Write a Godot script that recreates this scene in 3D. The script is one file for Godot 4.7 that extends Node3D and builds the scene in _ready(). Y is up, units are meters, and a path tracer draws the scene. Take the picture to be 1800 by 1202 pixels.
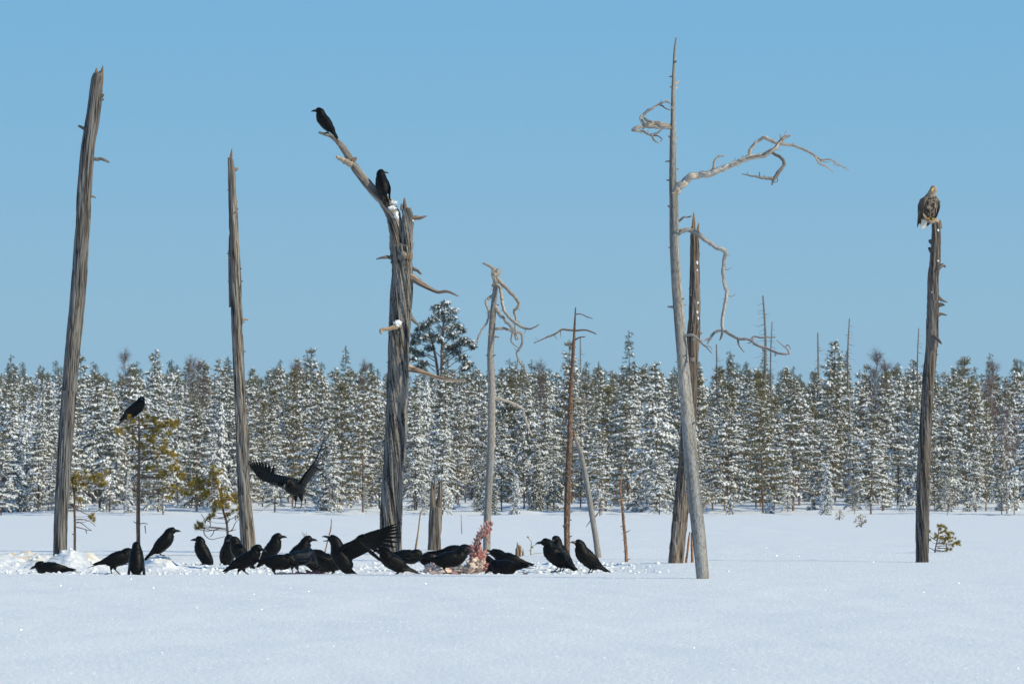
extends Node3D
# A snow-covered bog: dead standing pines, a flock of ravens round a carcass, an eagle on a snag, a snowy forest behind.
# Metres, y up. The lens looks along -z from 1.1 m above the snow. sx(), sy() turn picture measurements at a
# known distance into metres; each thing then stands at its own place, with its own depth and thickness.

const F := 7200.0
const CAM_H := 1.1
const HORIZON := 868.0

var rng := RandomNumberGenerator.new()
var n1 := FastNoiseLite.new()
var n2 := FastNoiseLite.new()
var n3 := FastNoiseLite.new()
var M := {}
var taken := {}

# ------------------------------------------------------------------ mesh collecting
class MB:
	var v := PackedVector3Array()
	var u := PackedVector2Array()
	var c := PackedColorArray()
	var i := PackedInt32Array()
	var n := PackedVector3Array()

	func vert(p: Vector3, uv: Vector2, col: Color) -> int:
		v.append(p)
		u.append(uv)
		c.append(col)
		return v.size() - 1

	func quad(a: int, b: int, d: int, e: int) -> void:   # a b / d e : a(j,k) b(j+1,k) d(j,k+1) e(j+1,k+1)
		i.append(a); i.append(d); i.append(b)
		i.append(b); i.append(d); i.append(e)

	func tri(a: int, b: int, d: int) -> void:
		i.append(a); i.append(b); i.append(d)

	func leaf(a: Vector3, b: Vector3, t: Vector3, col: Color) -> void:   # one flat little face
		var k := v.size()
		v.append(a); v.append(t); v.append(b)
		c.append(col); c.append(col); c.append(col)
		i.append(k); i.append(k + 1); i.append(k + 2)

	func mesh(mat: Material) -> ArrayMesh:
		var nn := PackedVector3Array()
		nn.resize(v.size())
		for k in range(0, i.size(), 3):
			var p := v[i[k]]
			var q := (v[i[k + 2]] - p).cross(v[i[k + 1]] - p)
			nn[i[k]] += q
			nn[i[k + 1]] += q
			nn[i[k + 2]] += q
		for k in nn.size():
			nn[k] = nn[k].normalized() if nn[k].length_squared() > 1e-20 else Vector3.UP
		var a := []
		a.resize(Mesh.ARRAY_MAX)
		a[Mesh.ARRAY_VERTEX] = v
		a[Mesh.ARRAY_NORMAL] = nn
		a[Mesh.ARRAY_COLOR] = c
		if u.size() == v.size():
			a[Mesh.ARRAY_TEX_UV] = u
		a[Mesh.ARRAY_INDEX] = i
		var m := ArrayMesh.new()
		m.add_surface_from_arrays(Mesh.PRIMITIVE_TRIANGLES, a)
		m.surface_set_material(0, mat)
		return m


func numbered(called: String) -> String:
	if not taken.has(called):
		taken[called] = 0
		return called
	taken[called] += 1
	return "%s_%03d" % [called, taken[called]]


func tag(o: Node3D, label: String, category: String, group := "", kind := "") -> void:
	if label: o.set_meta("label", label)
	if category: o.set_meta("category", category)
	if group: o.set_meta("group", group)
	if kind: o.set_meta("kind", kind)


func thing(called: String, at: Vector3, label: String, category: String, group := "") -> Node3D:
	var o := Node3D.new()
	o.name = numbered(called)
	add_child(o)
	o.position = at
	tag(o, label, category, group)
	return o


func part(called: String, mesh: Mesh, parent: Node) -> MeshInstance3D:
	var o := MeshInstance3D.new()
	o.name = called
	o.mesh = mesh
	parent.add_child(o, true)
	return o


func mat(rough: float, albedo := Color.WHITE, vertex := true) -> StandardMaterial3D:
	var m := StandardMaterial3D.new()
	m.albedo_color = albedo.linear_to_srgb()
	m.roughness = rough
	m.vertex_color_use_as_albedo = vertex
	return m


func sx(x: float, d: float) -> float:
	return (x - 900.0) * d / F


func sy(y: float, d: float) -> float:
	return CAM_H + (HORIZON - y) * d / F


func spot(x: float, d: float) -> Vector3:      # on the snow
	var wx := sx(x, d)
	return Vector3(wx, ground_y(wx, d), -d)


# ------------------------------------------------------------------ shapes
func spline(p: Array, step: float) -> Array:   # p: [Vector3, radius] pairs -> the same, evenly dense (Catmull-Rom)
	var out := []
	for k in p.size() - 1:
		var a = p[maxi(k - 1, 0)]
		var b = p[k]
		var c = p[k + 1]
		var d = p[mini(k + 2, p.size() - 1)]
		var m := maxi(1, int(ceil((c[0] - b[0]).length() / step)))
		for j in m:
			var t := float(j) / m
			var q: Vector3 = b[0].cubic_interpolate(c[0], a[0], d[0], t)
			out.append([q, lerpf(b[1], c[1], t)])
	out.append(p[p.size() - 1])
	return out


# a tapered, furrowed limb of wood; p runs from root to tip
func limb(mb: MB, p: Array, seg: int, step: float, amp: float, twist: float, seed_at: float, tint: Color, spread := 0.25, lump := 3.0, open_end := false, rep := 1.0, kink := 0.0) -> void:
	var q := spline(p, step)
	if kink > 0.0:
		var gone := 0.0
		for k in range(1, q.size() - 1):
			gone += (q[k][0] - q[k - 1][0]).length()
			var w: float = kink * q[k][1] * minf(1.0, gone / 0.06)
			q[k] = [q[k][0] + Vector3(n1.get_noise_2d(gone * 170.0, seed_at * 91.0), n1.get_noise_2d(gone * 170.0, seed_at * 91.0 + 400.0), n1.get_noise_2d(gone * 170.0, seed_at * 91.0 + 800.0)) * w, q[k][1] * (1.0 + 0.16 * n1.get_noise_2d(gone * 300.0, seed_at * 50.0 + 70.0))]
	var t0: Vector3 = (q[1][0] - q[0][0]).normalized()
	var s := t0.cross(Vector3(0.31, 0.2, 0.93)).normalized()
	var along := 0.0
	var first := mb.v.size()
	var m := q.size()
	for k in m:
		var c: Vector3 = q[k][0]
		var r: float = q[k][1]
		var t: Vector3 = (q[mini(k + 1, m - 1)][0] - q[maxi(k - 1, 0)][0]).normalized()
		s = (s - t * s.dot(t)).normalized()
		var b := t.cross(s)
		if k > 0:
			along += (c - q[k - 1][0]).length()
		var bend := 1.0 + 0.10 * n2.get_noise_2d(along * 2.3, seed_at * 7.0)
		for j in seg + 1:
			var th := TAU * float(j % seg) / seg
			var tw := th + twist * along
			var g := n1.get_noise_3d(cos(tw) * lump * 20.0, sin(tw) * lump * 20.0, along * 22.0 + seed_at * 131.0)
			var g2 := n2.get_noise_3d(cos(tw) * 9.0 * lump, sin(tw) * 9.0 * lump, along * 6.0 + seed_at * 71.0)
			var rr := r * bend * (1.0 + amp * (0.9 * g2 - 1.1 * pow(1.0 - absf(g), 6.0) + 0.35))
			var patch := n2.get_noise_3d(cos(tw) * 14.0 + 50.0, sin(tw) * 14.0, along * 9.0 + seed_at * 37.0)
			var w := clampf(1.0 + spread * 2.2 * patch, 0.35, 1.7)
			var warm := clampf(n2.get_noise_3d(cos(tw) * 20.0, sin(tw) * 20.0 + 90.0, along * 14.0 + seed_at) * 1.6, -0.4, 0.6)
			mb.vert(c + (s * cos(th) + b * sin(th)) * rr, Vector2(rep * (float(j) / seg + twist * along / TAU), along / 6.0 + seed_at * 0.37),
				Color(tint.r * w * (1.0 + 0.12 * warm), tint.g * w, tint.b * w * (1.0 - 0.16 * warm)))
	for k in m - 1:
		for j in seg:
			var a := first + k * (seg + 1) + j
			mb.quad(a, a + 1, a + seg + 1, a + seg + 2)
	if not open_end:
		var e: Vector3 = q[m - 1][0]
		var tip := mb.vert(e + (e - q[m - 2][0]).normalized() * q[m - 1][1] * 0.6, Vector2(0, along / 6.0), tint)
		var a := first + (m - 1) * (seg + 1)
		for j in seg:
			mb.tri(a + j, tip, a + j + 1)


var blobs := []          # unit lumps: [PackedVector3Array points, PackedInt32Array faces]
func make_blobs() -> void:
	var r := RandomNumberGenerator.new()
	r.seed = 5
	for variant in 4:
		var p: Array[Vector3] = [Vector3.UP, Vector3.RIGHT, Vector3.BACK, Vector3.LEFT, Vector3.FORWARD, Vector3.DOWN]
		var f: Array = [[0, 1, 2], [0, 2, 3], [0, 3, 4], [0, 4, 1], [5, 2, 1], [5, 3, 2], [5, 4, 3], [5, 1, 4]]
		for round_ in (2 if variant == 3 else 1):
			var mid := {}
			var g := []
			for t in f:
				var e := []
				for k in 3:
					var a: int = t[k]
					var b: int = t[(k + 1) % 3]
					var key := Vector2i(mini(a, b), maxi(a, b))
					if not mid.has(key):
						p.append((p[a] + p[b]).normalized())
						mid[key] = p.size() - 1
					e.append(mid[key])
				g.append_array([[t[0], e[0], e[2]], [e[0], t[1], e[1]], [e[2], e[1], t[2]], [e[0], e[1], e[2]]])
			f = g
		var pts := PackedVector3Array()
		for q in p:
			pts.append(q * r.randf_range(0.72, 1.22))
		var idx := PackedInt32Array()
		for t in f:
			var nn: Vector3 = (pts[t[2]] - pts[t[0]]).cross(pts[t[1]] - pts[t[0]])
			if nn.dot(pts[t[0]]) > 0.0: idx.append_array([t[0], t[1], t[2]])
			else: idx.append_array([t[0], t[2], t[1]])
		blobs.append([pts, idx])


func blob(mb: MB, at: Vector3, b: Basis, which: int, col: Color) -> void:
	var t: Array = blobs[which]
	var pts: PackedVector3Array = t[0]
	var idx: PackedInt32Array = t[1]
	var k := mb.v.size()
	for p in pts:
		mb.v.append(at + b * p)
		mb.c.append(col)
	for q in idx:
		mb.i.append(k + q)


func lumpy(mb: MB, at: Vector3, size: Vector3, seed_at: float, amp: float, cols: Array, rings := 14, seg := 20, freq := 9.0) -> void:   # an irregular mass, closed
	var first := mb.v.size()
	for k in rings + 1:
		var ph := PI * k / rings
		for j in seg + 1:
			var th := TAU * float(j % seg) / seg
			var d := Vector3(sin(ph) * cos(th), cos(ph), sin(ph) * sin(th))
			var g := n1.get_noise_3dv(d * freq * 4.0 + Vector3(seed_at * 50.0, 0, 0)) + 0.6 * n2.get_noise_3dv(d * freq * 9.0 + Vector3(0, seed_at * 80.0, 0))
			var cn := clampf(0.5 + 1.1 * n1.get_noise_3dv(d * freq * 7.0 + Vector3(seed_at, 200.0, 0)), 0.0, 0.999) * (cols.size() - 1)
			var ci := int(cn)
			mb.vert(at + d * size * (1.0 + amp * g), Vector2(float(j) / seg, float(k) / rings), cols[ci].lerp(cols[mini(ci + 1, cols.size() - 1)], cn - ci))
	for k in rings:
		for j in seg:
			var a := first + k * (seg + 1) + j
			mb.quad(a + seg + 1, a + seg + 2, a, a + 1)


# a feather: a thin lens-shaped blade from base along dir, its flat side facing nrm
func feather(mb: MB, base: Vector3, dir: Vector3, nrm: Vector3, length: float, width: float, col: Color, curve := 0.0, blunt := 0.6) -> void:
	dir = dir.normalized()
	var side := dir.cross(nrm).normalized()
	var up := side.cross(dir).normalized()
	var k := mb.v.size()
	var prof := [[0.0, 0.35], [0.2, 0.85], [0.55, 1.0], [0.82, 0.62 + 0.3 * blunt], [0.95, 0.55 * blunt + 0.1], [1.0, 0.05]]
	for q in prof:
		var t: float = q[0]
		var w: float = q[1] * width * 0.5
		var c := base + dir * length * t + up * curve * length * t * t
		mb.vert(c + side * w, Vector2(0, t), col)
		mb.vert(c + up * width * 0.07, Vector2(0.5, t), col)
		mb.vert(c - side * w, Vector2(1, t), col)
		mb.vert(c - up * width * 0.05, Vector2(0.5, t), col)
	for r in prof.size() - 1:
		for j in 4:
			var a := k + r * 4 + j
			var b := k + r * 4 + (j + 1) % 4
			mb.quad(a, b, a + 4, b + 4)


# ------------------------------------------------------------------ camera, sky, sun
func _ready() -> void:
	var cam := Camera3D.new()
	cam.name = "camera"
	add_child(cam)
	cam.position = Vector3(0, CAM_H, 0)
	cam.projection = Camera3D.PROJECTION_FRUSTUM
	cam.near = 1.0
	cam.far = 4000.0
	cam.size = 1202.0 / F
	cam.frustum_offset = Vector2(0, (HORIZON - 601.0) / F)
	var ca := CameraAttributesPhysical.new()
	ca.frustum_focal_length = 150.0
	ca.exposure_aperture = 8.5
	ca.frustum_focus_distance = 64.0
	cam.attributes = ca
	cam.projection = Camera3D.PROJECTION_FRUSTUM
	cam.near = 1.0
	cam.far = 4000.0
	cam.size = 1202.0 / F
	cam.frustum_offset = Vector2(0, (HORIZON - 601.0) / F)
	cam.current = true

	var e := Environment.new()
	var sky := Sky.new()
	var sm := PanoramaSkyMaterial.new()      # clear air: pale at the horizon, deep blue overhead
	sm.panorama = clear_sky()
	sky.sky_material = sm
	e.background_mode = Environment.BG_SKY
	e.sky = sky
	e.tonemap_mode = Environment.TONE_MAPPER_LINEAR
	e.tonemap_exposure = 1.0
	e.fog_enabled = true                     # a breath of frost haze between here and the wood
	e.fog_density = 0.00016
	e.fog_light_color = Color(0.80, 0.88, 0.95)
	e.sdfgi_enabled = true
	e.ssao_enabled = true
	e.ssil_enabled = true
	var we := WorldEnvironment.new()
	we.name = "world"
	we.environment = e
	add_child(we)

	var sun := DirectionalLight3D.new()
	sun.name = "sun"
	add_child(sun)
	sun.light_color = Color(1.0, 0.965, 0.85)
	sun.light_energy = 1.25
	sun.light_angular_distance = 0.5
	sun.shadow_enabled = true
	sun.look_at_from_position(SUN * 100.0, Vector3.ZERO)

	n1.seed = 11
	n1.frequency = 0.05
	n1.fractal_octaves = 2
	n2.seed = 23
	n2.frequency = 0.05
	n2.fractal_octaves = 3
	n3.seed = 37
	n3.frequency = 1.0
	n3.fractal_octaves = 3
	make_blobs()
	make_materials()
	build_ground()
	build_forest()
	build_snags()
	build_saplings()
	build_carcass()
	build_ravens()
	build_eagle()
	build_small_things()


func clear_sky() -> ImageTexture:
	var stops := [[0.0, Color(0.318, 0.500, 0.645)], [2.5, Color(0.285, 0.496, 0.665)], [5.0, Color(0.225, 0.470, 0.690)], [8.0, Color(0.172, 0.430, 0.695)], [15.0, Color(0.115, 0.330, 0.62)], [30.0, Color(0.075, 0.225, 0.49)], [60.0, Color(0.050, 0.155, 0.37)], [90.0, Color(0.045, 0.135, 0.33)]]
	var im := Image.create(8, 1024, false, Image.FORMAT_RGBF)
	for y in 1024:
		var up := 90.0 - 180.0 * (y + 0.5) / 1024.0
		var c: Color = Color(0.55, 0.6, 0.66)
		if up > 0.0:
			for k in stops.size() - 1:
				if up >= stops[k][0] and up <= stops[k + 1][0]:
					c = stops[k][1].lerp(stops[k + 1][1], (up - stops[k][0]) / (stops[k + 1][0] - stops[k][0]))
		for x in 8: im.set_pixel(x, y, c)
	return ImageTexture.create_from_image(im)


# sunshine from the side, a little behind the lens
const SUN := Vector3(0.749, 0.530, 0.398)


func grain(w: int, h: int, sd: int, stops: Array, ku: float, kv: float, bark: bool) -> Array:   # [colour image, height image] of weathered wood, its fibres running up
	var a := FastNoiseLite.new()
	a.seed = sd
	a.frequency = 1.0
	a.fractal_octaves = 3
	var b := FastNoiseLite.new()
	b.seed = sd + 9
	b.frequency = 1.0
	b.fractal_octaves = 2
	var col := PackedByteArray()
	var hei := PackedByteArray()
	col.resize(w * h * 3)
	hei.resize(w * h)
	var k := 0
	for y in h:
		var fy := float(y) / h
		for x in w:
			var th := TAU * x / w
			var cx := cos(th)
			var cy := sin(th)
			var f := a.get_noise_3d(cx * ku, cy * ku, fy * kv)
			var g := b.get_noise_3d(cx * ku * 0.35, cy * ku * 0.35, fy * kv * 0.7 + 40.0)
			var crack := pow(maxf(0.0, 1.0 - absf(g) * 5.0), 2.0)
			var t := clampf(0.55 + f * 1.1 - crack * 0.5, 0.0, 0.999)
			if bark:
				t = clampf(0.5 + 0.9 * g + 0.6 * f, 0.0, 0.999)
			var ft := t * (stops.size() - 1)
			var n := int(ft)
			var q: Color = stops[n].lerp(stops[n + 1], ft - n)
			q = q.linear_to_srgb()
			col[k * 3] = int(q.r * 255)
			col[k * 3 + 1] = int(q.g * 255)
			col[k * 3 + 2] = int(q.b * 255)
			hei[k] = int(clampf(0.5 + f * 0.5 - crack * 0.45, 0.0, 1.0) * 255)
			k += 1
	return [Image.create_from_data(w, h, false, Image.FORMAT_RGB8, col), Image.create_from_data(w, h, false, Image.FORMAT_L8, hei)]


func wood(sd: int, stops: Array, ku: float, kv: float, bark := false, relief := 3.0) -> StandardMaterial3D:
	var g := grain(384, 1024, sd, stops, ku, kv, bark)
	var m := mat(0.9)
	m.albedo_texture = ImageTexture.create_from_image(g[0])
	var nm: Image = g[1]
	nm.convert(Image.FORMAT_RGBA8)
	nm.bump_map_to_normal_map(relief)
	m.normal_enabled = true
	m.normal_texture = ImageTexture.create_from_image(nm)
	m.normal_scale = 0.8
	return m


func fine_normal(size: int, freq: float, strength: float, sd: int) -> ImageTexture:
	var f := FastNoiseLite.new()
	f.seed = sd
	f.frequency = freq
	f.fractal_octaves = 4
	var im := f.get_seamless_image(size, size)
	im.convert(Image.FORMAT_RGBA8)
	im.bump_map_to_normal_map(strength)
	return ImageTexture.create_from_image(im)


func make_materials() -> void:
	# greys of weathered heartwood, multiplied by each snag's own tint
	M.furrow = wood(3, [Color(0.05, 0.042, 0.036), Color(0.30, 0.27, 0.245), Color(0.68, 0.645, 0.61), Color(0.95, 0.92, 0.885), Color(1.0, 0.98, 0.95)], 5.5, 7.0, false, 6.0)
	M.smooth = wood(7, [Color(0.36, 0.335, 0.31), Color(0.74, 0.715, 0.685), Color(0.93, 0.91, 0.885), Color(1.0, 0.985, 0.965)], 9.0, 70.0, false, 2.0)
	M.bark = wood(12, [Color(0.16, 0.11, 0.09), Color(0.42, 0.28, 0.2), Color(0.85, 0.62, 0.45), Color(1.0, 0.8, 0.62)], 5.0, 150.0, true, 3.0)
	M.snow = mat(0.75)
	M.snow.normal_enabled = true
	M.snow.normal_texture = fine_normal(1024, 0.11, 6.0, 3)
	M.snow.normal_scale = 0.16
	M.snow.uv1_triplanar = true
	M.snow.uv1_world_triplanar = true
	M.snow.uv1_scale = Vector3(0.137, 0.137, 0.137)
	M.tree_snow = mat(0.8)
	M.needles = mat(0.65)
	M.needles.backlight_enabled = true
	M.needles.backlight = Color(0.4, 0.38, 0.16)
	M.twig = mat(0.9)
	M.plume = mat(0.40)
	M.plume.metallic_specular = 0.24
	M.plume.normal_enabled = true
	M.plume.normal_texture = fine_normal(256, 0.05, 6.0, 8)
	M.plume.normal_scale = 0.7
	M.plume.uv1_triplanar = true
	M.plume.uv1_scale = Vector3(5, 5, 5)
	M.horn = mat(0.35)
	M.brown_plume = mat(0.75)
	M.flesh = mat(0.38)
	M.flesh.normal_enabled = true
	M.flesh.normal_texture = fine_normal(256, 0.04, 6.0, 18)
	M.flesh.uv1_triplanar = true
	M.flesh.uv1_scale = Vector3(6, 6, 6)
	M.hide = mat(0.95)
	M.ice = mat(0.15, Color(0.85, 0.88, 0.9), false)


# ------------------------------------------------------------------ snow
func bump(v: float, lo: float, hi: float, soft: float) -> float:
	return smoothstep(lo - soft, lo + soft, v) * (1.0 - smoothstep(hi - soft, hi + soft, v))


func trampled(x: float, d: float) -> float:
	var w := n3.get_noise_2d(x * 0.8, 3.0)
	var front := 56.0 + 0.25 * w + (0.5 if x > 1.0 else 0.0)
	var m := smoothstep(front - 0.12, front + 0.12, d) * (1.0 - smoothstep(65.5, 68.5, d + w))
	return m * (1.0 - smoothstep(1.6, 2.6, x + 0.4 * w))


func ridge(x: float, d: float) -> float:
	var px := 900.0 + x * F / d
	var c := 63.2 + 0.5 * n3.get_noise_2d(x * 0.5, 9.0)
	var across := exp(-pow((d - c) / (1.0 if d > c else 1.9), 2.0))
	var tall := 0.17 * bump(px, -200.0, 176.0, 22.0) * (1.0 + 0.55 * n3.get_noise_2d(x * 1.4, 21.0)) + 0.05 * bump(px, 150.0, 330.0, 25.0) + 0.13 * bump(px, 256.0, 302.0, 12.0) + 0.08 * exp(-pow((px - 55.0) / 20.0, 2.0)) + 0.07 * exp(-pow((px - 118.0) / 16.0, 2.0))
	return across * tall


func ground_y(x: float, d: float) -> float:
	var calm := 1.0 - 0.65 * bump(d, 52.0, 76.0, 4.0)
	var h := 0.014 * n3.get_noise_2d(x * 0.10, d * 0.05) + calm * (0.030 * n3.get_noise_2d(x * 0.33 + 40.0, d * 0.17) + 0.008 * n3.get_noise_2d(x * 1.1 + 7.0, d * 0.6))
	h *= smoothstep(8.0, 30.0, d)
	if d > 130.0:
		h += smoothstep(180.0, 230.0, d) * 0.22 * n3.get_noise_2d(x * 0.22, d * 0.12) + 0.72 * smoothstep(203.0, 275.0, d)
	if d < 53.0 or d > 74.0 or absf(x) > 12.0:
		return h
	var m := trampled(x, d)
	var r := ridge(x, d)
	var churn := m + r * 5.0
	var right := bump(x, 1.5, 5.2, 0.6) * bump(d, 57.5, 62.5, 0.8) * 0.30
	churn = minf(churn + right, 1.3)
	var a := n3.get_noise_2d(x * 3.1, d * 3.1)
	var b := n3.get_noise_2d(x * 7.3 + 9.0, d * 7.3)
	var g := n3.get_noise_2d(x * 13.0 + 5.0, d * 9.0)
	h += -0.055 * m + r + churn * (0.022 * a + 0.026 * absf(b) + 0.030 * g - 0.008)
	h -= 0.10 * exp(-pow((x - sx(92, 60.0)) / 0.5, 2.0) - pow((d - 60.2) / 0.7, 2.0))   # the hollow one raven feeds in
	return h


func snow_color(x: float, d: float) -> Color:
	var c := Color(0.88, 0.895, 0.91)
	if d < 54.0 or d > 70.0 or absf(x) > 10.0:
		return c
	var px := 900.0 + x * F / d
	var g := n3.get_noise_2d(x * 2.2, d * 2.2 + 70.0)
	var fine := n3.get_noise_2d(x * 9.0, d * 9.0 + 20.0)
	# yellowed snow on the heaps
	var y := clampf(14.0 * (ridge(x, d) - 0.06) * (g + 0.2 + 0.6 * fine), 0.0, 1.0) * (1.0 if absf(px - 55.0) < 40.0 or absf(px - 180.0) < 30.0 or absf(px - 290.0) < 25.0 else 0.15)
	c = c.lerp(Color(0.80, 0.62, 0.36), y * 0.75)
	# blood and meat juice trodden into the snow round the carcass
	var b := clampf(1.6 * (g * 0.7 + fine * 0.7 + 0.10), 0.0, 1.0) * (bump(px, 290.0, 600.0, 50.0) * bump(d, 56.4, 58.2, 0.4) * 0.55 + bump(px, 690.0, 880.0, 30.0) * bump(d, 57.6, 60.5, 0.5))
	c = c.lerp(Color(0.74, 0.42, 0.36), clampf(b, 0.0, 0.75))
	return c


func build_ground() -> void:
	var xs := PackedFloat32Array()
	var ds := PackedFloat32Array()
	var x := 0.0
	while x < 900.0:
		xs.append(x)
		x += 0.045 if x < 8.3 else maxf(0.12, (x - 8.0) * 0.22)
	var all_x := PackedFloat32Array()
	for k in range(xs.size() - 1, 0, -1): all_x.append(-xs[k])
	all_x.append_array(xs)
	var d := -60.0
	while d < 3500.0:
		ds.append(d)
		if d < 20.0: d += 8.0
		elif d < 55.0: d += 0.35
		elif d < 69.0: d += 0.05
		elif d < 76.0: d += 0.25
		elif d < 180.0: d += 1.0
		elif d < 330.0: d += 1.6
		else: d *= 1.08
	var mb := MB.new()
	for dd in ds:
		for xx in all_x:
			mb.v.append(Vector3(xx, ground_y(xx, dd), -dd))
			mb.c.append(snow_color(xx, dd))
	var w := all_x.size()
	for r in ds.size() - 1:
		for k in w - 1:
			var a := r * w + k
			mb.quad(a, a + 1, a + w, a + w + 1)
	var g := part("ground", mb.mesh(M.snow), self)
	tag(g, "wide sheet of snow over the open bog", "", "", "structure")

	# clods of broken snow kicked about where the birds feed
	rng.seed = 77
	var cm := MB.new()
	blob(cm, Vector3.ZERO, Basis.IDENTITY, 0, Color(0.9, 0.91, 0.92))
	var list: Array[Transform3D] = []
	for k in 5200:
		var px := rng.randf_range(0.0, 1500.0)
		var dd := rng.randf_range(56.3, 67.0)
		var wx := sx(px, dd)
		var keep := trampled(wx, dd) + ridge(wx, dd) * 4.0 + (clampf(n3.get_noise_2d(wx * 1.1, dd * 0.9) * 0.5 - 0.06, 0.0, 0.2) if px > 1050.0 and dd < 62.5 and dd > 57.5 else 0.0)
		if rng.randf() > keep: continue
		var s := 0.005 + 0.024 * pow(rng.randf(), 5.0)
		list.append(Transform3D(Basis.from_euler(Vector3(rng.randf() * 6, rng.randf() * 6, rng.randf() * 6)).scaled(Vector3(s * 1.4, s, s)), Vector3(wx, ground_y(wx, dd) + s * 0.3, -dd)))
	many("snow_clods", cm.mesh(M.tree_snow), list, "small broken clods of snow strewn round the feeding ravens")
	# hoar plates that stand in the surface and catch the sun
	var im := MB.new()
	for k in 6: im.vert(Vector3(cos(TAU * k / 6.0), sin(TAU * k / 6.0), 0.0), Vector2.ZERO, Color.WHITE)
	for k in 4: im.tri(0, k + 2, k + 1)
	var glint: Array[Transform3D] = []
	for k in 100000:
		var dd := 23.0 + 60.0 * pow(rng.randf(), 1.35)
		var wx := rng.randf_range(-0.135, 0.135) * dd
		var p := Vector3(wx, ground_y(wx, dd) + 0.004, -dd)
		var facing := Vector3(rng.randfn(), absf(rng.randfn()), rng.randfn()).normalized()      # they lie every which way; a few happen to flash
		var s := rng.randf_range(0.0012, 0.0036) * sqrt(dd / 45.0)
		glint.append(Transform3D(Basis.looking_at(facing, Vector3.UP).scaled_local(Vector3(s, s, s)), p))
	many("ice_crystals", im.mesh(M.ice), glint, "tiny ice crystals sparkling on the snow surface")


func many(called: String, m: Mesh, list: Array[Transform3D], label: String) -> void:
	var mm := MultiMesh.new()
	mm.transform_format = MultiMesh.TRANSFORM_3D
	mm.mesh = m
	mm.instance_count = list.size()
	for k in list.size(): mm.set_instance_transform(k, list[k])
	var o := MultiMeshInstance3D.new()
	o.name = numbered(called)
	o.multimesh = mm
	add_child(o)
	tag(o, label, "", "", "stuff")


# ------------------------------------------------------------------ forest
func thin(mb: MB, a: Vector3, b: Vector3, ra: float, rb: float, col: Color) -> void:   # a three-sided twig
	var t := (b - a).normalized()
	var s := t.cross(Vector3(0.37, 0.51, 0.77)).normalized()
	var q := t.cross(s)
	var k := mb.v.size()
	for j in 3:
		var d := s * cos(TAU * j / 3.0) + q * sin(TAU * j / 3.0)
		mb.v.append(a + d * ra)
		mb.v.append(b + d * rb)
		mb.c.append(col)
		mb.c.append(col)
	for j in 3:
		var j2 := (j + 1) % 3
		mb.quad(k + j * 2, k + j2 * 2, k + j * 2 + 1, k + j2 * 2 + 1)


func tuft(mb: MB, p: Vector3, dir: Vector3, length: float, count: int, width: float, col: Color, r: RandomNumberGenerator) -> void:
	for k in count:
		var d := (dir * 0.55 + Vector3(r.randfn(), r.randfn(), r.randfn()) * 0.55).normalized()
		var s := d.cross(Vector3(r.randfn(), r.randfn(), r.randfn())).normalized() * width
		var shade := r.randf_range(0.75, 1.25)
		mb.leaf(p - s, p + s, p + d * length * r.randf_range(0.7, 1.2), Color(col.r * shade, col.g * shade, col.b * shade))


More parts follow.
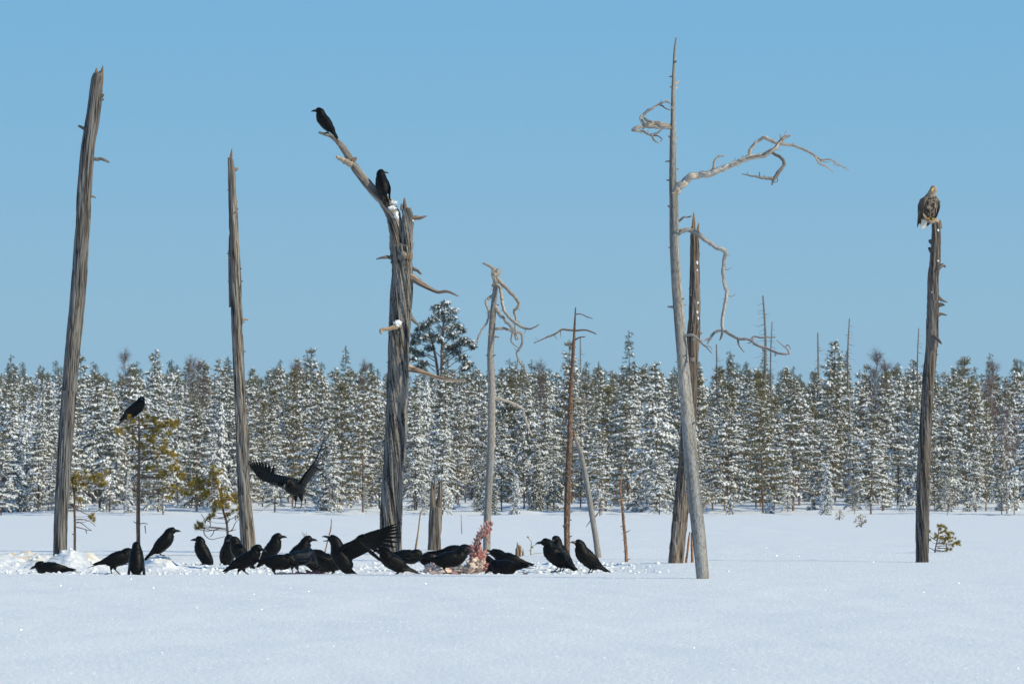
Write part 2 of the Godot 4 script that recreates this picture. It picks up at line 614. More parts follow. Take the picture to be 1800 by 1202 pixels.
# o: height, reach (longest branch), bare (height of the bare stem), snow (0..1), droop, rise (degrees at the top), sink (degrees at the foot), step, green
func conifer(o: Dictionary, sd: int) -> Array:
	var r := RandomNumberGenerator.new()
	r.seed = sd
	var h: float = o.height
	var tm := MB.new()
	var nm := MB.new()
	var snm := MB.new()
	var wood_col: Color = o.get("stem", Color(0.13, 0.085, 0.06))
	var lean := Vector3(r.randf_range(-0.02, 0.02), 0, r.randf_range(-0.02, 0.02))
	var axis := func(y: float) -> Vector3: return Vector3(lean.x * y + 0.03 * sin(y * 0.9 + sd), y, lean.z * y + 0.03 * cos(y * 0.8 + sd))
	var rad: float = o.get("girth", 0.0085) * h
	var rows := 14
	for k in rows:
		var y0 := h * k / rows
		var y1 := h * (k + 1) / rows
		var a: Vector3 = axis.call(y0 - (0.3 if k == 0 else 0.0))
		var b: Vector3 = axis.call(y1)
		var ra := rad * (1.0 - 0.93 * y0 / h)
		var rb := rad * (1.0 - 0.93 * y1 / h)
		var f := tm.v.size()
		for j in 7:
			var d := Vector3(cos(TAU * j / 6.0), 0, sin(TAU * j / 6.0))
			var sh := r.randf_range(0.7, 1.3)
			tm.v.append(a + d * ra); tm.c.append(wood_col * sh)
			tm.v.append(b + d * rb); tm.c.append(wood_col * sh)
		for j in 6:
			tm.quad(f + j * 2 + 2, f + j * 2, f + j * 2 + 3, f + j * 2 + 1)
	var bare: float = o.bare
	var y := bare
	var green: Color = o.green
	var snow: float = o.snow
	var flip := 0.0
	# dead lower twigs
	for k in int(bare * 9.0):
		var yy := r.randf_range(0.25, bare)
		var az := r.randf() * TAU
		var l := r.randf_range(0.15, 0.5)
		var a: Vector3 = axis.call(yy)
		thin(tm, a, a + Vector3(cos(az), r.randf_range(-0.3, 0.15), sin(az)) * l, 0.010, 0.003, wood_col * 0.9)
	while y < h - 0.12:
		var t := (y - bare) / (h - bare)
		var prof: float
		if o.kind == 1: prof = pow(1.0 - t, 0.85)
		else: prof = pow(1.0 - t, 0.60) * lerpf(0.62, 1.0, smoothstep(0.0, 0.35, t))
		var reach: float = maxf(o.reach * prof, 0.12)
		var nb := 4 + r.randi() % 3
		flip += r.randf_range(0.5, 1.4)
		for k in nb:
			if r.randf() < o.get("gaps", 0.10): continue
			var az := flip + TAU * (k + r.randf_range(-0.4, 0.4)) / nb
			var l := reach * r.randf_range(0.55, 1.18)
			var el := deg_to_rad(lerpf(o.sink, o.rise, pow(t, 1.2)) + r.randf_range(-14, 14))
			var flat := Vector3(cos(az), 0, sin(az))
			var root: Vector3 = axis.call(y + r.randf_range(-0.14, 0.14))
			var droop: float = o.droop * r.randf_range(0.4, 1.6)
			var across := Vector3(-flat.z, 0, flat.x)
			var last := root
			var n := maxi(2, int(l / o.step))
			var weight_here: float = snow * r.randf_range(0.55, 1.35)
			for q in range(1, n + 1):
				var s := float(q) / n
				var p := root + flat * (l * s * cos(el)) + Vector3.UP * (l * s * sin(el) - droop * l * s * s) + across * (0.05 * l * sin(s * 5.0 + az * 3.0))
				thin(tm, last, p, 0.006 + 0.008 * (1.0 - s) * (1.0 - t), 0.005 + 0.006 * (1.0 - s) * (1.0 - t), wood_col)
				var run := (p - last).normalized()
				last = p
				if s < 0.2 and l > 0.6: continue
				var wing := l * 0.40 * (1.12 - s) + 0.06
				for side in ([-1, 0, 1] if wing > 0.12 else [0]):
					var dir: Vector3 = (run + across * side * r.randf_range(0.6, 1.3) + Vector3.UP * r.randf_range(-0.25, 0.35)).normalized()
					var far_ := (wing * r.randf_range(0.45, 1.1) if side != 0 else 0.06)
					var e: Vector3 = p + dir * far_ + Vector3.DOWN * droop * far_ * 0.5
					if side != 0: thin(tm, p, e, 0.005, 0.003, wood_col)
					var shade := r.randf_range(0.65, 1.35)
					var gcol := Color(green.r * shade * r.randf_range(0.85, 1.25), green.g * shade, green.b * shade)
					var up_dir: Vector3 = (dir + Vector3.UP * o.get("perk", 0.35)).normalized()
					var seats := 1 + int(far_ / 0.11)
					for w in seats:
						var c := e.lerp(p, float(w) / (seats + 0.4))
						tuft(nm, c, up_dir, 0.145, 10, 0.0115, gcol, r)
						var chance := 1.12 * weight_here * (1.0 - 0.85 * smoothstep(0.70, 0.97, t)) * lerpf(0.75, 1.1, s) * (1.0 if w == 0 else 0.7)
						if r.randf() < chance:
							var big: float = (0.40 + 0.88 * pow(r.randf(), 2.0)) * o.get("burden", 1.0)
							var b := Basis.looking_at((dir + Vector3.DOWN * (r.randf_range(0.1, 0.9) + droop * r.randf_range(0.3, 1.4)) + Vector3(r.randfn(), r.randfn() * 0.7, r.randfn()) * 0.45).normalized(), Vector3.UP)
							var size: Vector3 = Vector3(r.randf_range(0.055, 0.08), r.randf_range(0.04, 0.062), r.randf_range(0.075, 0.13)) * big
							blob(snm, c + dir * 0.04 + Vector3.UP * (0.05 + size.y * 0.4), b.scaled_local(size), r.randi() % 3, Color(0.88, 0.89, 0.9))
		y += lerpf(o.get("gap", 0.36), 0.22, t) * r.randf_range(0.6, 1.4)
	# leader
	for k in 7:
		tuft(nm, axis.call(h - 0.09 * k), Vector3.UP, 0.15, 8, 0.012, green, r)
	return [tm.mesh(M.twig), nm.mesh(M.needles), snm.mesh(M.tree_snow)]


func bare_tree(sd: int, h: float, stem: Color, fine: Color, dead: bool) -> Array:    # a leafless birch, or a dead spruce with the stubs of its branches
	var r := RandomNumberGenerator.new()
	r.seed = sd
	var tm := MB.new()
	var cm := MB.new()
	var pts := []
	for k in 6: pts.append([Vector3(0.06 * sin(k * 1.7 + sd), h * k / 5.0 - (0.3 if k == 0 else 0.0), 0.06 * cos(k * 1.3 + sd)), lerpf(0.0085 * h if not dead else 0.013 * h, 0.010 if not dead else 0.035, k / 5.0)])
	limb(tm, pts, 7, 0.25, 0.12, 0.0, sd, stem)
	var n := 46 if not dead else 60
	for k in n:
		var t := lerpf(0.28, 0.98, pow(r.randf(), 0.8)) if not dead else lerpf(0.12, 0.98, r.randf())
		var az := r.randf() * TAU
		var a := Vector3(0.06 * sin(t * 5.0 * 1.7 + sd), h * t, 0.06 * cos(t * 5.0 * 1.3 + sd))
		if dead:
			var l := r.randf_range(0.15, 0.95) * (1.25 - t)
			var m := a + Vector3(cos(az), r.randf_range(-0.5, 0.1), sin(az)) * l
			thin(cm, a, m, 0.014, 0.008, stem * 0.9)
			thin(cm, m, m + Vector3(cos(az) * 0.6, r.randf_range(-0.9, 0.4), sin(az) * 0.6) * l * 0.8, 0.008, 0.004, stem * 0.9)
			continue
		var d := Vector3(cos(az) * 0.55, 1.0, sin(az) * 0.55).normalized()
		var l := h * 0.24 * (1.15 - t) * r.randf_range(0.6, 1.1)
		var m := a + d * l
		thin(cm, a, m, 0.014, 0.008, stem.lerp(fine, 0.6))
		for q in 10:
			var s := r.randf_range(0.25, 1.0)
			var b := a.lerp(m, s)
			var e := b + (d + Vector3(r.randfn(), r.randf_range(-0.1, 0.6), r.randfn()) * 0.5).normalized() * r.randf_range(0.25, 0.6) * (1.2 - 0.4 * s)
			thin(cm, b, e, 0.0045, 0.0025, fine * r.randf_range(0.8, 1.2))
			for w in 2:
				thin(cm, b.lerp(e, 0.5), b.lerp(e, 0.5) + Vector3(r.randfn(), r.randf_range(0.0, 1.0), r.randfn()).normalized() * 0.25, 0.003, 0.002, fine)
	return [tm.mesh(M.smooth), cm.mesh(M.twig), null]


func stand_tree(called: String, m: Array, at: Vector3, size: float, turn: float, label: String, group: String) -> Node3D:
	var o := thing(called, at, label, "tree", group)
	o.rotation.y = turn
	var stout := 1.0 + 0.22 * sin(at.x * 7.3 + at.z * 3.1)      # some broader, some slimmer
	o.scale = Vector3(size * stout, size, size * stout)
	part("trunk", m[0], o)
	var c := part("crown", m[1], o)
	if m[2]: part("snow", m[2], c).set_meta("kind", "stuff")
	return o


func rise_to(px: float, top: float, d: float) -> float:     # how tall a tree is whose tip shows at that height
	return CAM_H + (HORIZON - top) * d / F - ground_y(sx(px, d), d)


var places := {}
func keep_place(o: Node3D, label: String, px: float) -> void:
	if not places.has(label): places[label] = []
	places[label].append([px, o])


const ZONES := [[105.0, "before the leaning trunk"], [240.0, "between leaning trunk and small pine"], [430.0, "between small pine and slender trunk"],
	[690.0, "behind the flying raven"], [860.0, "between thickest trunk and curly snag"], [1000.0, "between curly snag and reddish pine"],
	[1215.0, "between reddish pine and crossing trunks"], [1430.0, "under the drooping bough"], [1630.0, "between drooping bough and eagle"], [9999.0, "past the eagle's trunk"]]


func zone(px: float) -> String:
	for z in ZONES:
		if px < z[0]: return z[1]
	return ""


func build_forest() -> void:
	var olive := Color(0.19, 0.173, 0.082)
	var deep := Color(0.10, 0.115, 0.068)
	var kinds := []
	for k in 8:      # young pines, more or less snowed under
		kinds.append({"name": "pine_tree", "look": ["snow-laden young pine", "snow-laden young pine", "half-green young pine", "olive-green young pine", "snow-laden young pine", "half-green young pine", "snow-laden broad pine", "olive-green young pine"][k], "h": 8.0,
			"m": conifer({"kind": 0, "height": 8.0, "reach": [1.6, 1.85, 1.75, 1.8, 1.5, 2.0, 2.15, 1.6][k], "bare": [0.6, 0.9, 1.1, 0.8, 1.3, 1.1, 0.7, 1.5][k], "snow": [1.0, 0.90, 0.64, 0.40, 0.96, 0.58, 0.92, 0.48][k], "droop": [0.34, 0.24, 0.15, 0.1, 0.34, 0.18, 0.26, 0.1][k], "rise": [52.0, 45.0, 55.0, 50.0, 48.0, 58.0, 40.0, 55.0][k], "sink": [-8.0, 0.0, 4.0, 5.0, -10.0, 2.0, -4.0, 8.0][k],
				"step": 0.185, "gap": [0.36, 0.40, 0.42, 0.38, 0.36, 0.46, 0.42, 0.40][k], "gaps": [0.08, 0.15, 0.2, 0.15, 0.08, 0.25, 0.2, 0.2][k], "green": [olive, olive, olive, Color(0.19, 0.166, 0.062), olive.lerp(deep, 0.4), olive.lerp(deep, 0.2), olive.lerp(deep, 0.5), Color(0.178, 0.152, 0.064)][k], "stem": [Color(0.12, 0.085, 0.065), Color(0.2, 0.12, 0.08)][k % 2]}, 100 + k)})
	for k in 4:      # spruces
		kinds.append({"name": "spruce_tree", "look": ["heavily snowed spruce", "snow-covered spruce", "dark green spruce", "snow-covered spruce"][k], "h": 8.5,
			"m": conifer({"kind": 1, "height": 8.5, "reach": [1.3, 1.65, 1.25, 1.9][k], "bare": [0.25, 0.35, 0.5, 0.3][k], "snow": [1.0, 0.9, 0.4, 0.8][k], "droop": [0.5, 0.4, 0.25, 0.45][k], "rise": 30.0, "sink": -18.0, "step": 0.19, "green": deep, "burden": [1.25, 1.15, 0.9, 1.1][k], "gap": [0.28, 0.30, 0.30, 0.33][k], "perk": -0.15}, 200 + k)})
	kinds.append({"name": "birch_tree", "look": "bare reddish birch", "h": 7.0, "m": bare_tree(301, 7.0, Color(0.36, 0.32, 0.30), Color(0.17, 0.115, 0.105), false)})
	kinds.append({"name": "small_spruce", "look": "low snow-smothered spruce", "h": 2.4,
		"m": conifer({"kind": 1, "height": 2.4, "reach": 0.85, "bare": 0.12, "snow": 0.7, "droop": 0.6, "rise": 25.0, "sink": -25.0, "step": 0.16, "green": deep, "perk": -0.1, "burden": 1.05, "gap": 0.22, "girth": 0.012}, 400)})
	var faces := 0
	for kd in kinds:
		for m in kd.m:
			if m: faces += m.surface_get_array_index_len(0) / 3
	print("tree kinds ready, faces ", faces)
	rng.seed = 4242
	# rows of the wood: nearest first. [near, far, lowest and highest crown top in the picture, how many]
	var rows := [[204.0, 216.0, 790.0, 865.0, 15, "at the forest edge"], [206.0, 232.0, 690.0, 790.0, 36, "at the forest edge"], [218.0, 252.0, 655.0, 740.0, 84, "at the forest edge"], [246.0, 290.0, 646.0, 705.0, 90, "inside the forest"], [285.0, 345.0, 640.0, 684.0, 84, "deep in the forest"]]
	for row in rows:
		var cells: int = row[4]
		for k in cells:
			var px := -60.0 + 1920.0 * (k + rng.randf_range(0.05, 0.95)) / cells
			var d := rng.randf_range(row[0], row[1])
			var top := rng.randf_range(row[2], row[3])
			if rng.randf() < 0.16: top -= rng.randf_range(5.0, 35.0)
			top += 26.0 * n3.get_noise_1d(px * 0.008)
			# what grows where: more spruce and snow in the west, browner pines in two stands
			var spruce := 0.40 if px < 120.0 else 0.15
			if px > 700.0 and px < 1000.0: spruce = 0.26
			var brown := 0.80 if (px > 440.0 and px < 700.0) or (px > 1000.0 and px < 1090.0) else (0.60 if px > 1180.0 else 0.20)
			var pick := 0
			if rng.randf() < spruce: pick = 8 + [0, 1, 3, 2][rng.randi() % 4] if px > 120.0 else 8 + [0, 0, 1, 3][rng.randi() % 4]
			elif rng.randf() < brown: pick = [2, 3, 5, 7][rng.randi() % 4]
			else: pick = [0, 1, 4, 6, 0][rng.randi() % 5]
			if row[5] == "deep in the forest" and rng.randf() < 0.06: pick = 12
			var kd: Dictionary = kinds[pick]
			var height := rise_to(px, top, d)
			var at := spot(px, d)
			var lab: String = "%s %s %s" % [kd.look, row[5], zone(px)]
			keep_place(stand_tree(kd.name, kd.m, at, height / kd.h * rng.randf_range(0.97, 1.03), rng.randf() * TAU, lab, "%ss %s %s" % [kd.look, row[5], zone(px)]), lab, px)
	# low spruces out on the rim of the wood
	for q in [[1352, 905, 0.55], [1428, 903, 0.9], [1560, 902, 0.75], [1588, 904, 0.6], [1668, 902, 1.15], [1740, 900, 1.1], [1285, 905, 0.6], [1120, 904, 0.7], [655, 901, 0.8], [615, 899, 0.9], [35, 897, 1.0], [75, 899, 0.8], [540, 898, 0.7], [760, 900, 0.8], [1700, 903, 0.6], [970, 899, 0.6]]:
		var d: float = 7920.0 / (q[1] - HORIZON)
		keep_place(stand_tree("small_spruce", kinds[13].m, spot(q[0], d), q[2], rng.randf() * TAU, "low snow-smothered spruce on the forest rim " + zone(q[0]), "low spruces on the forest rim " + zone(q[0])), "low snow-smothered spruce on the forest rim " + zone(q[0]), q[0])
	# trees that stand out against the sky
	for q in [[1108, 583, 262.0, 10, "tall dark spruce rising over the forest between the reddish dead pine and crossing trunks"], [606, 610, 270.0, 10, "slender spruce spire rising over the forest beside the flying raven's raised wing"],
		[1465, 602, 250.0, 2, "broad green pine rising over the forest beside two bare dead trunks"], [1287, 622, 262.0, 10, "pointed spruce rising under the drooping branch of the pale trunk"], [1812, 615, 250.0, 10, "dark spruce top at the picture edge past the eagle's trunk"],
		[893, 632, 262.0, 10, "dark spruce top just past the curly snag"], [1002, 600, 256.0, 7, "tall narrow pine directly behind the reddish dead pine"], [1700, 628, 236.0, 3, "dense dark pine just past the eagle's trunk"], [220, 622, 262.0, 12, "frosted birch top over the forest above the perched raven"]]:
		var kd: Dictionary = kinds[q[3]]
		var at := spot(q[0], q[2])
		stand_tree(kd.name, kd.m, at, rise_to(q[0], q[1], q[2]) / kd.h, rng.randf() * TAU, q[4], "")
	# thin spires over the roof of the wood
	for k in 15:
		var px := -20.0 + 1840.0 * (k + rng.randf_range(0.1, 0.9)) / 15.0
		var d := rng.randf_range(250.0, 300.0)
		var top := rng.randf_range(612.0, 640.0)
		var lab := "pointed spruce top above the forest roof " + zone(px)
		keep_place(stand_tree("spruce_tree", kinds[10].m, spot(px, d), rise_to(px, top, d) / 8.5, rng.randf() * TAU, lab, "spruce tops above the forest roof " + zone(px)), lab, px)
	var snag := bare_tree(501, 10.0, Color(0.24, 0.22, 0.20), Color(0.2, 0.18, 0.16), true)
	for q in [[1343, 520, 255.0, "tallest thin dead spruce beyond the tip of the drooping branch"], [1357, 566, 258.0, "shorter thin dead spruce beyond the tip of the drooping branch"], [1438, 585, 262.0, "broken-topped dead trunk over the forest beside the broad green pine"],
		[1493, 560, 250.0, "tall dead pine with short side branches over the forest"], [1615, 577, 252.0, "slim bare dead trunk over the forest close beside the eagle's trunk"], [1262, 605, 262.0, "thin leaning dead stem over the forest under the drooping branch"], [1020, 592, 262.0, "short dead spire behind the reddish dead pine"]]:
		var o := stand_tree("dead_spruce", snag, spot(q[0], q[2]), rise_to(q[0], q[1], q[2]) / 10.0, rng.randf() * TAU, q[3], "")
		o.rotation.z = 0.02 if q[0] == 1262 else 0.0
	for q in [[335, 632, 262.0], [350, 640, 264.0], [640, 640, 266.0], [1540, 622, 258.0], [1555, 640, 260.0], [950, 640, 262.0], [1745, 640, 262.0], [520, 640, 264.0], [1770, 720, 214.0], [1785, 735, 212.0]]:
		keep_place(stand_tree("birch_tree", kinds[12].m, spot(q[0], q[2]), rise_to(q[0], q[1], q[2]) / 7.0, rng.randf() * TAU, "bare birch showing over the snowy trees " + zone(q[0]), "bare birches showing over the snowy trees " + zone(q[0])), "bare birch showing over the snowy trees " + zone(q[0]), q[0])
	tall_pine(spot(778, 300.0), 300.0)
	# trees of one kind in one stretch of the wood, told apart by their order
	var nth := ["first", "second", "third", "fourth", "fifth", "sixth", "seventh", "eighth", "ninth", "tenth", "eleventh", "twelfth", "thirteenth", "fourteenth", "fifteenth", "sixteenth"]
	for lab in places:
		var list: Array = places[lab]
		if list.size() < 2: continue
		list.sort_custom(func(a, b): return a[0] < b[0])
		for k in list.size(): list[k][1].set_meta("label", "%s, %s from left" % [lab, nth[mini(k, 15)]])
	# the wood goes on behind: one mass
	var far_lists := [[], [], []]
	for k in 620:
		var d := 300.0 + 230.0 * rng.randf()
		var px := rng.randf_range(-160.0, 1960.0)
		var top := rng.randf_range(640.0, 700.0)
		var s := rise_to(px, top, d) / 8.2
		far_lists[rng.randi() % 3].append(Transform3D(Basis(Vector3.UP, rng.randf() * TAU).scaled(Vector3(s, s, s)), spot(px, d)))
	for k in 3:
		var typed: Array[Transform3D] = []
		typed.assign(far_lists[k])
		for j in 3:
			many("distant_forest", kinds[[1, 2, 9][k]].m[j], typed, "snowy trees massed far behind the front of the forest")


func tall_pine(at: Vector3, d: float) -> void:      # an old pine with an open, layered crown and a forked stem
	var r := RandomNumberGenerator.new()
	r.seed = 909
	var o := thing("tall_pine", at, "tall old pine with open crown rising above the forest by the thick broken trunk", "tree")
	var k := d / F
	var tm := MB.new()
	var nm := MB.new()
	var snm := MB.new()
	var bark := Color(0.17, 0.11, 0.08)
	var y_of := func(py: float) -> float: return CAM_H + (HORIZON - py) * k - at.y
	var stem_a := [[Vector3(0, -0.3, 0), 0.22], [Vector3(0.0, y_of.call(720.0), 0), 0.18], [Vector3(-0.05, y_of.call(640.0), 0.05), 0.14], [Vector3(0.0, y_of.call(590.0), 0), 0.10], [Vector3(0.2, y_of.call(532.0), 0), 0.03]]
	var stem_b := [[Vector3(0, y_of.call(760.0), 0), 0.14], [Vector3(-0.25, y_of.call(680.0), -0.3), 0.12], [Vector3(-0.55, y_of.call(625.0), -0.5), 0.10], [Vector3(-0.95, y_of.call(585.0), -0.6), 0.06], [Vector3(-1.1, y_of.call(560.0), -0.6), 0.02]]
	limb(tm, stem_a, 8, 0.3, 0.12, 0.0, 3.0, bark)
	limb(tm, stem_b, 8, 0.3, 0.12, 0.0, 4.0, bark)
	# foliage pads, each at the end of a crooked limb: [picture x, y, spread]
	var pads := [[782, 534, 9], [768, 541, 9], [795, 548, 10], [775, 553, 12], [790, 562, 13], [762, 562, 10], [803, 575, 12], [780, 578, 14], [750, 572, 10], [740, 580, 11], [730, 590, 10], [745, 596, 12], [728, 602, 9], [760, 590, 12], [795, 590, 13], [812, 583, 8], [815, 598, 10], [824, 604, 8], [805, 606, 10], [724, 616, 10], [738, 622, 11], [726, 632, 9], [800, 620, 11], [812, 630, 10], [822, 640, 9], [790, 612, 9], [755, 612, 8], [745, 640, 9], [735, 648, 9], [830, 612, 6], [772, 600, 10], [818, 648, 8]]
	for p in pads:
		var c := Vector3((p[0] - 778.0) * k, y_of.call(float(p[1])), r.randf_range(-1.3, 1.3))
		var from := Vector3(0.05, c.y - 0.6 - absf(c.x) * 0.25, 0)
		if p[0] < 752: from = Vector3(-0.6, c.y - 0.5, -0.4)
		var mid := from.lerp(c, 0.5) + Vector3(0, 0.1, 0)
		thin(tm, from, mid, 0.05, 0.035, bark)
		thin(tm, mid, c, 0.035, 0.015, bark)
		var s: float = p[2] * k
		for q in 100:
			var off := Vector3(r.randfn() * 0.5, r.randfn() * 0.26, r.randfn() * 0.5) * s
			var e := c + off
			if q % 4 == 0: thin(tm, c, e, 0.012, 0.006, bark)
			var shade := r.randf_range(0.7, 1.3)
			tuft(nm, e, (off.normalized() + Vector3.UP * 0.5).normalized(), 0.17, 9, 0.018, Color(0.048, 0.062, 0.034) * shade, r)
			if r.randf() < (0.15 if p[0] > 750 else 0.08):
				blob(snm, e + Vector3.UP * 0.08, Basis.looking_at(Vector3(off.x, -0.3, off.z + 0.01).normalized(), Vector3.UP).scaled_local(Vector3(0.10, 0.055, 0.15) * r.randf_range(0.6, 1.2)), r.randi() % 3, Color(0.88, 0.89, 0.9))
	for q in 14:
		var y: float = y_of.call(r.randf_range(620.0, 690.0))
		var az := r.randf() * TAU
		thin(tm, Vector3(0, y, 0), Vector3(cos(az), -0.5, sin(az)) * r.randf_range(0.6, 1.6) + Vector3(0, y, 0), 0.025, 0.008, bark)
	part("trunk", tm.mesh(M.twig), o)
	var cr := part("crown", nm.mesh(M.needles), o)
	part("snow", snm.mesh(M.tree_snow), cr).set_meta("kind", "stuff")


# ------------------------------------------------------------------ dead standing trees
# t: root to tip outlines in the picture's measure at distance d: trunk [x, y, radius] from the top down, branches [x, y, radius] from the trunk out
func snag(called: String, label: String, d: float, t: Dictionary) -> Node3D:
	var k := d / F
	var tr: Array = t.trunk
	var low: Array = tr[tr.size() - 1]
	var at := spot(low[0], d)
	var o := thing(called, at, label, t.get("category", "dead tree"), t.get("group", ""))
	var tint: Color = t.tint
	var material: Material = M[t.get("mat", "furrow")]
	var sd: float = t.get("seed", d)
	var loc := func(q: Array, z: float) -> Vector3: return Vector3(sx(q[0], d) - at.x, sy(q[1], d) - at.y, z)
	var pts := []
	for j in range(tr.size() - 1, -1, -1):
		pts.append([loc.call(tr[j], 0.0), tr[j][2] * k])
	# into the snow
	var first: Vector3 = pts[0][0]
	var slope: Vector3 = (pts[1][0] - first)
	slope = slope / maxf(slope.y, 0.01)
	if first.y > -0.1:
		pts.push_front([first - slope * (first.y + 0.25), pts[0][1] * 1.06])
	var mb := MB.new()
	limb(mb, pts, t.get("seg", 40), t.get("step", 0.035), t.get("amp", 0.16), t.get("twist", 0.6), sd, tint, t.get("spread", 0.25), t.get("lump", 3.0))
	part("trunk", mb.mesh(material), o)
	var r := RandomNumberGenerator.new()
	r.seed = int(sd * 100)
	for b in t.get("branches", []):
		var bp: Array = b.p
		var q := []
		var far: float = b.get("z", r.randf_range(-0.35, 0.35))
		var whole := 0.0
		for j in range(1, bp.size()): whole += Vector2(bp[j][0] - bp[j - 1][0], bp[j][1] - bp[j - 1][1]).length()
		var run := 0.0
		var z0: float = b.get("z0", 0.0)
		for j in bp.size():
			if j: run += Vector2(bp[j][0] - bp[j - 1][0], bp[j][1] - bp[j - 1][1]).length()
			var s := run / maxf(whole, 0.01)
			var z := z0 + far * whole * k * s + (r.randf_range(-0.025, 0.025) if j and bp.size() > 3 else 0.0)
			q.append([loc.call(bp[j], z), bp[j][2] * k])
		var bm := MB.new()
		limb(bm, q, 12 if bp[0][2] < 4.5 else 18, 0.018, b.get("amp", 0.18), 1.5, sd + bp[0][1] * 0.013, b.get("tint", tint * 1.15), 0.45, 2.2, false, 1.0, 0.5 if bp.size() > 3 and b.get("smooth", true) else 0.0)
		if bp.size() > 4 and b.get("smooth", true) and whole * k > 0.3:      # short broken twigs
			var dense := spline(q, 0.02)
			for j in int(whole * k * 7.0):
				var ix := int(r.randf_range(0.15, 0.98) * (dense.size() - 2))
				var c0: Vector3 = dense[ix][0]
				var run_dir: Vector3 = (dense[ix + 1][0] - c0).normalized()
				var out_dir := (run_dir * 0.5 + Vector3(r.randfn(), r.randfn(), r.randfn()) * 0.7).normalized()
				var l1 := r.randf_range(0.02, 0.075)
				var tr_: float = minf(dense[ix][1] * 0.5, 0.007)
				limb(bm, [[c0, tr_], [c0 + out_dir * l1, tr_ * 0.7], [c0 + out_dir * l1 + (out_dir + Vector3(r.randfn(), r.randfn(), r.randfn()) * 0.8) * l1 * 0.5, tr_ * 0.3]], 5, 0.03, 0.2, 0.0, j, b.get("tint", tint) * r.randf_range(0.5, 1.0), 0.2, 1.5)
		part(b.get("n", "branch"), bm.mesh(M.smooth if b.get("smooth", true) else material), o)
	for s in t.get("splinters", []):          # [base x, base y, radius, tip x, tip y]
		var a: Vector3 = loc.call([s[0], s[1]], r.randf_range(-0.3, 0.3) * s[2] * k)
		var e: Vector3 = loc.call([s[3], s[4]], r.randf_range(-0.6, 0.6) * s[2] * k)
		var sm := MB.new()
		limb(sm, [[a - (e - a) * 0.3, s[2] * k * 1.1], [a, s[2] * k], [a.lerp(e, 0.6), s[2] * k * 0.62], [e, s[2] * k * 0.12]], 10, 0.02, 0.3, 0.2, sd + s[0], t.get("raw", Color(0.42, 0.28, 0.17)), 0.3, 2.0)
		part("splinter", sm.mesh(M.furrow), o)
	for s in t.get("snow", []):               # pads of snow caught on it: [x, y, half width, half height, z]
		var nm := MB.new()
		lumpy(nm, loc.call([s[0], s[1]], s[4] * k), Vector3(s[2], s[3], minf(s[2], 3.0)) * k, s[0], 0.9, [Color(0.88, 0.89, 0.9), Color(0.9, 0.905, 0.91)], 14, 20, 6.0)
		part("snow_cap", nm.mesh(M.tree_snow), o)
	# small knots and twig stubs all up the stem
	for j in int(t.get("knots", 10)):
		var f := r.randf_range(0.12, 0.97)
		var yy: float = lerpf(pts[0][0].y, pts[pts.size() - 1][0].y, f)
		var c := Vector3.ZERO
		var rad := 0.05
		for q in pts.size() - 1:
			if yy >= pts[q][0].y and yy <= pts[q + 1][0].y:
				var s: float = (yy - pts[q][0].y) / maxf(pts[q + 1][0].y - pts[q][0].y, 0.001)
				c = pts[q][0].lerp(pts[q + 1][0], s)
				rad = lerpf(pts[q][1], pts[q + 1][1], s)
		var az := r.randf() * TAU
		var dir := Vector3(cos(az), r.randf_range(-0.2, 0.5), sin(az)).normalized()
		var l := r.randf_range(0.02, 0.06)
		var km := MB.new()
		limb(km, [[c + dir * rad * 0.6, 0.016], [c + dir * rad, 0.012], [c + dir * (rad + l), 0.007]], 8, 0.012, 0.3, 0.0, j, tint * r.randf_range(0.5, 1.2), 0.3, 2.0)
		part("knot", km.mesh(M.smooth), o)
	return o


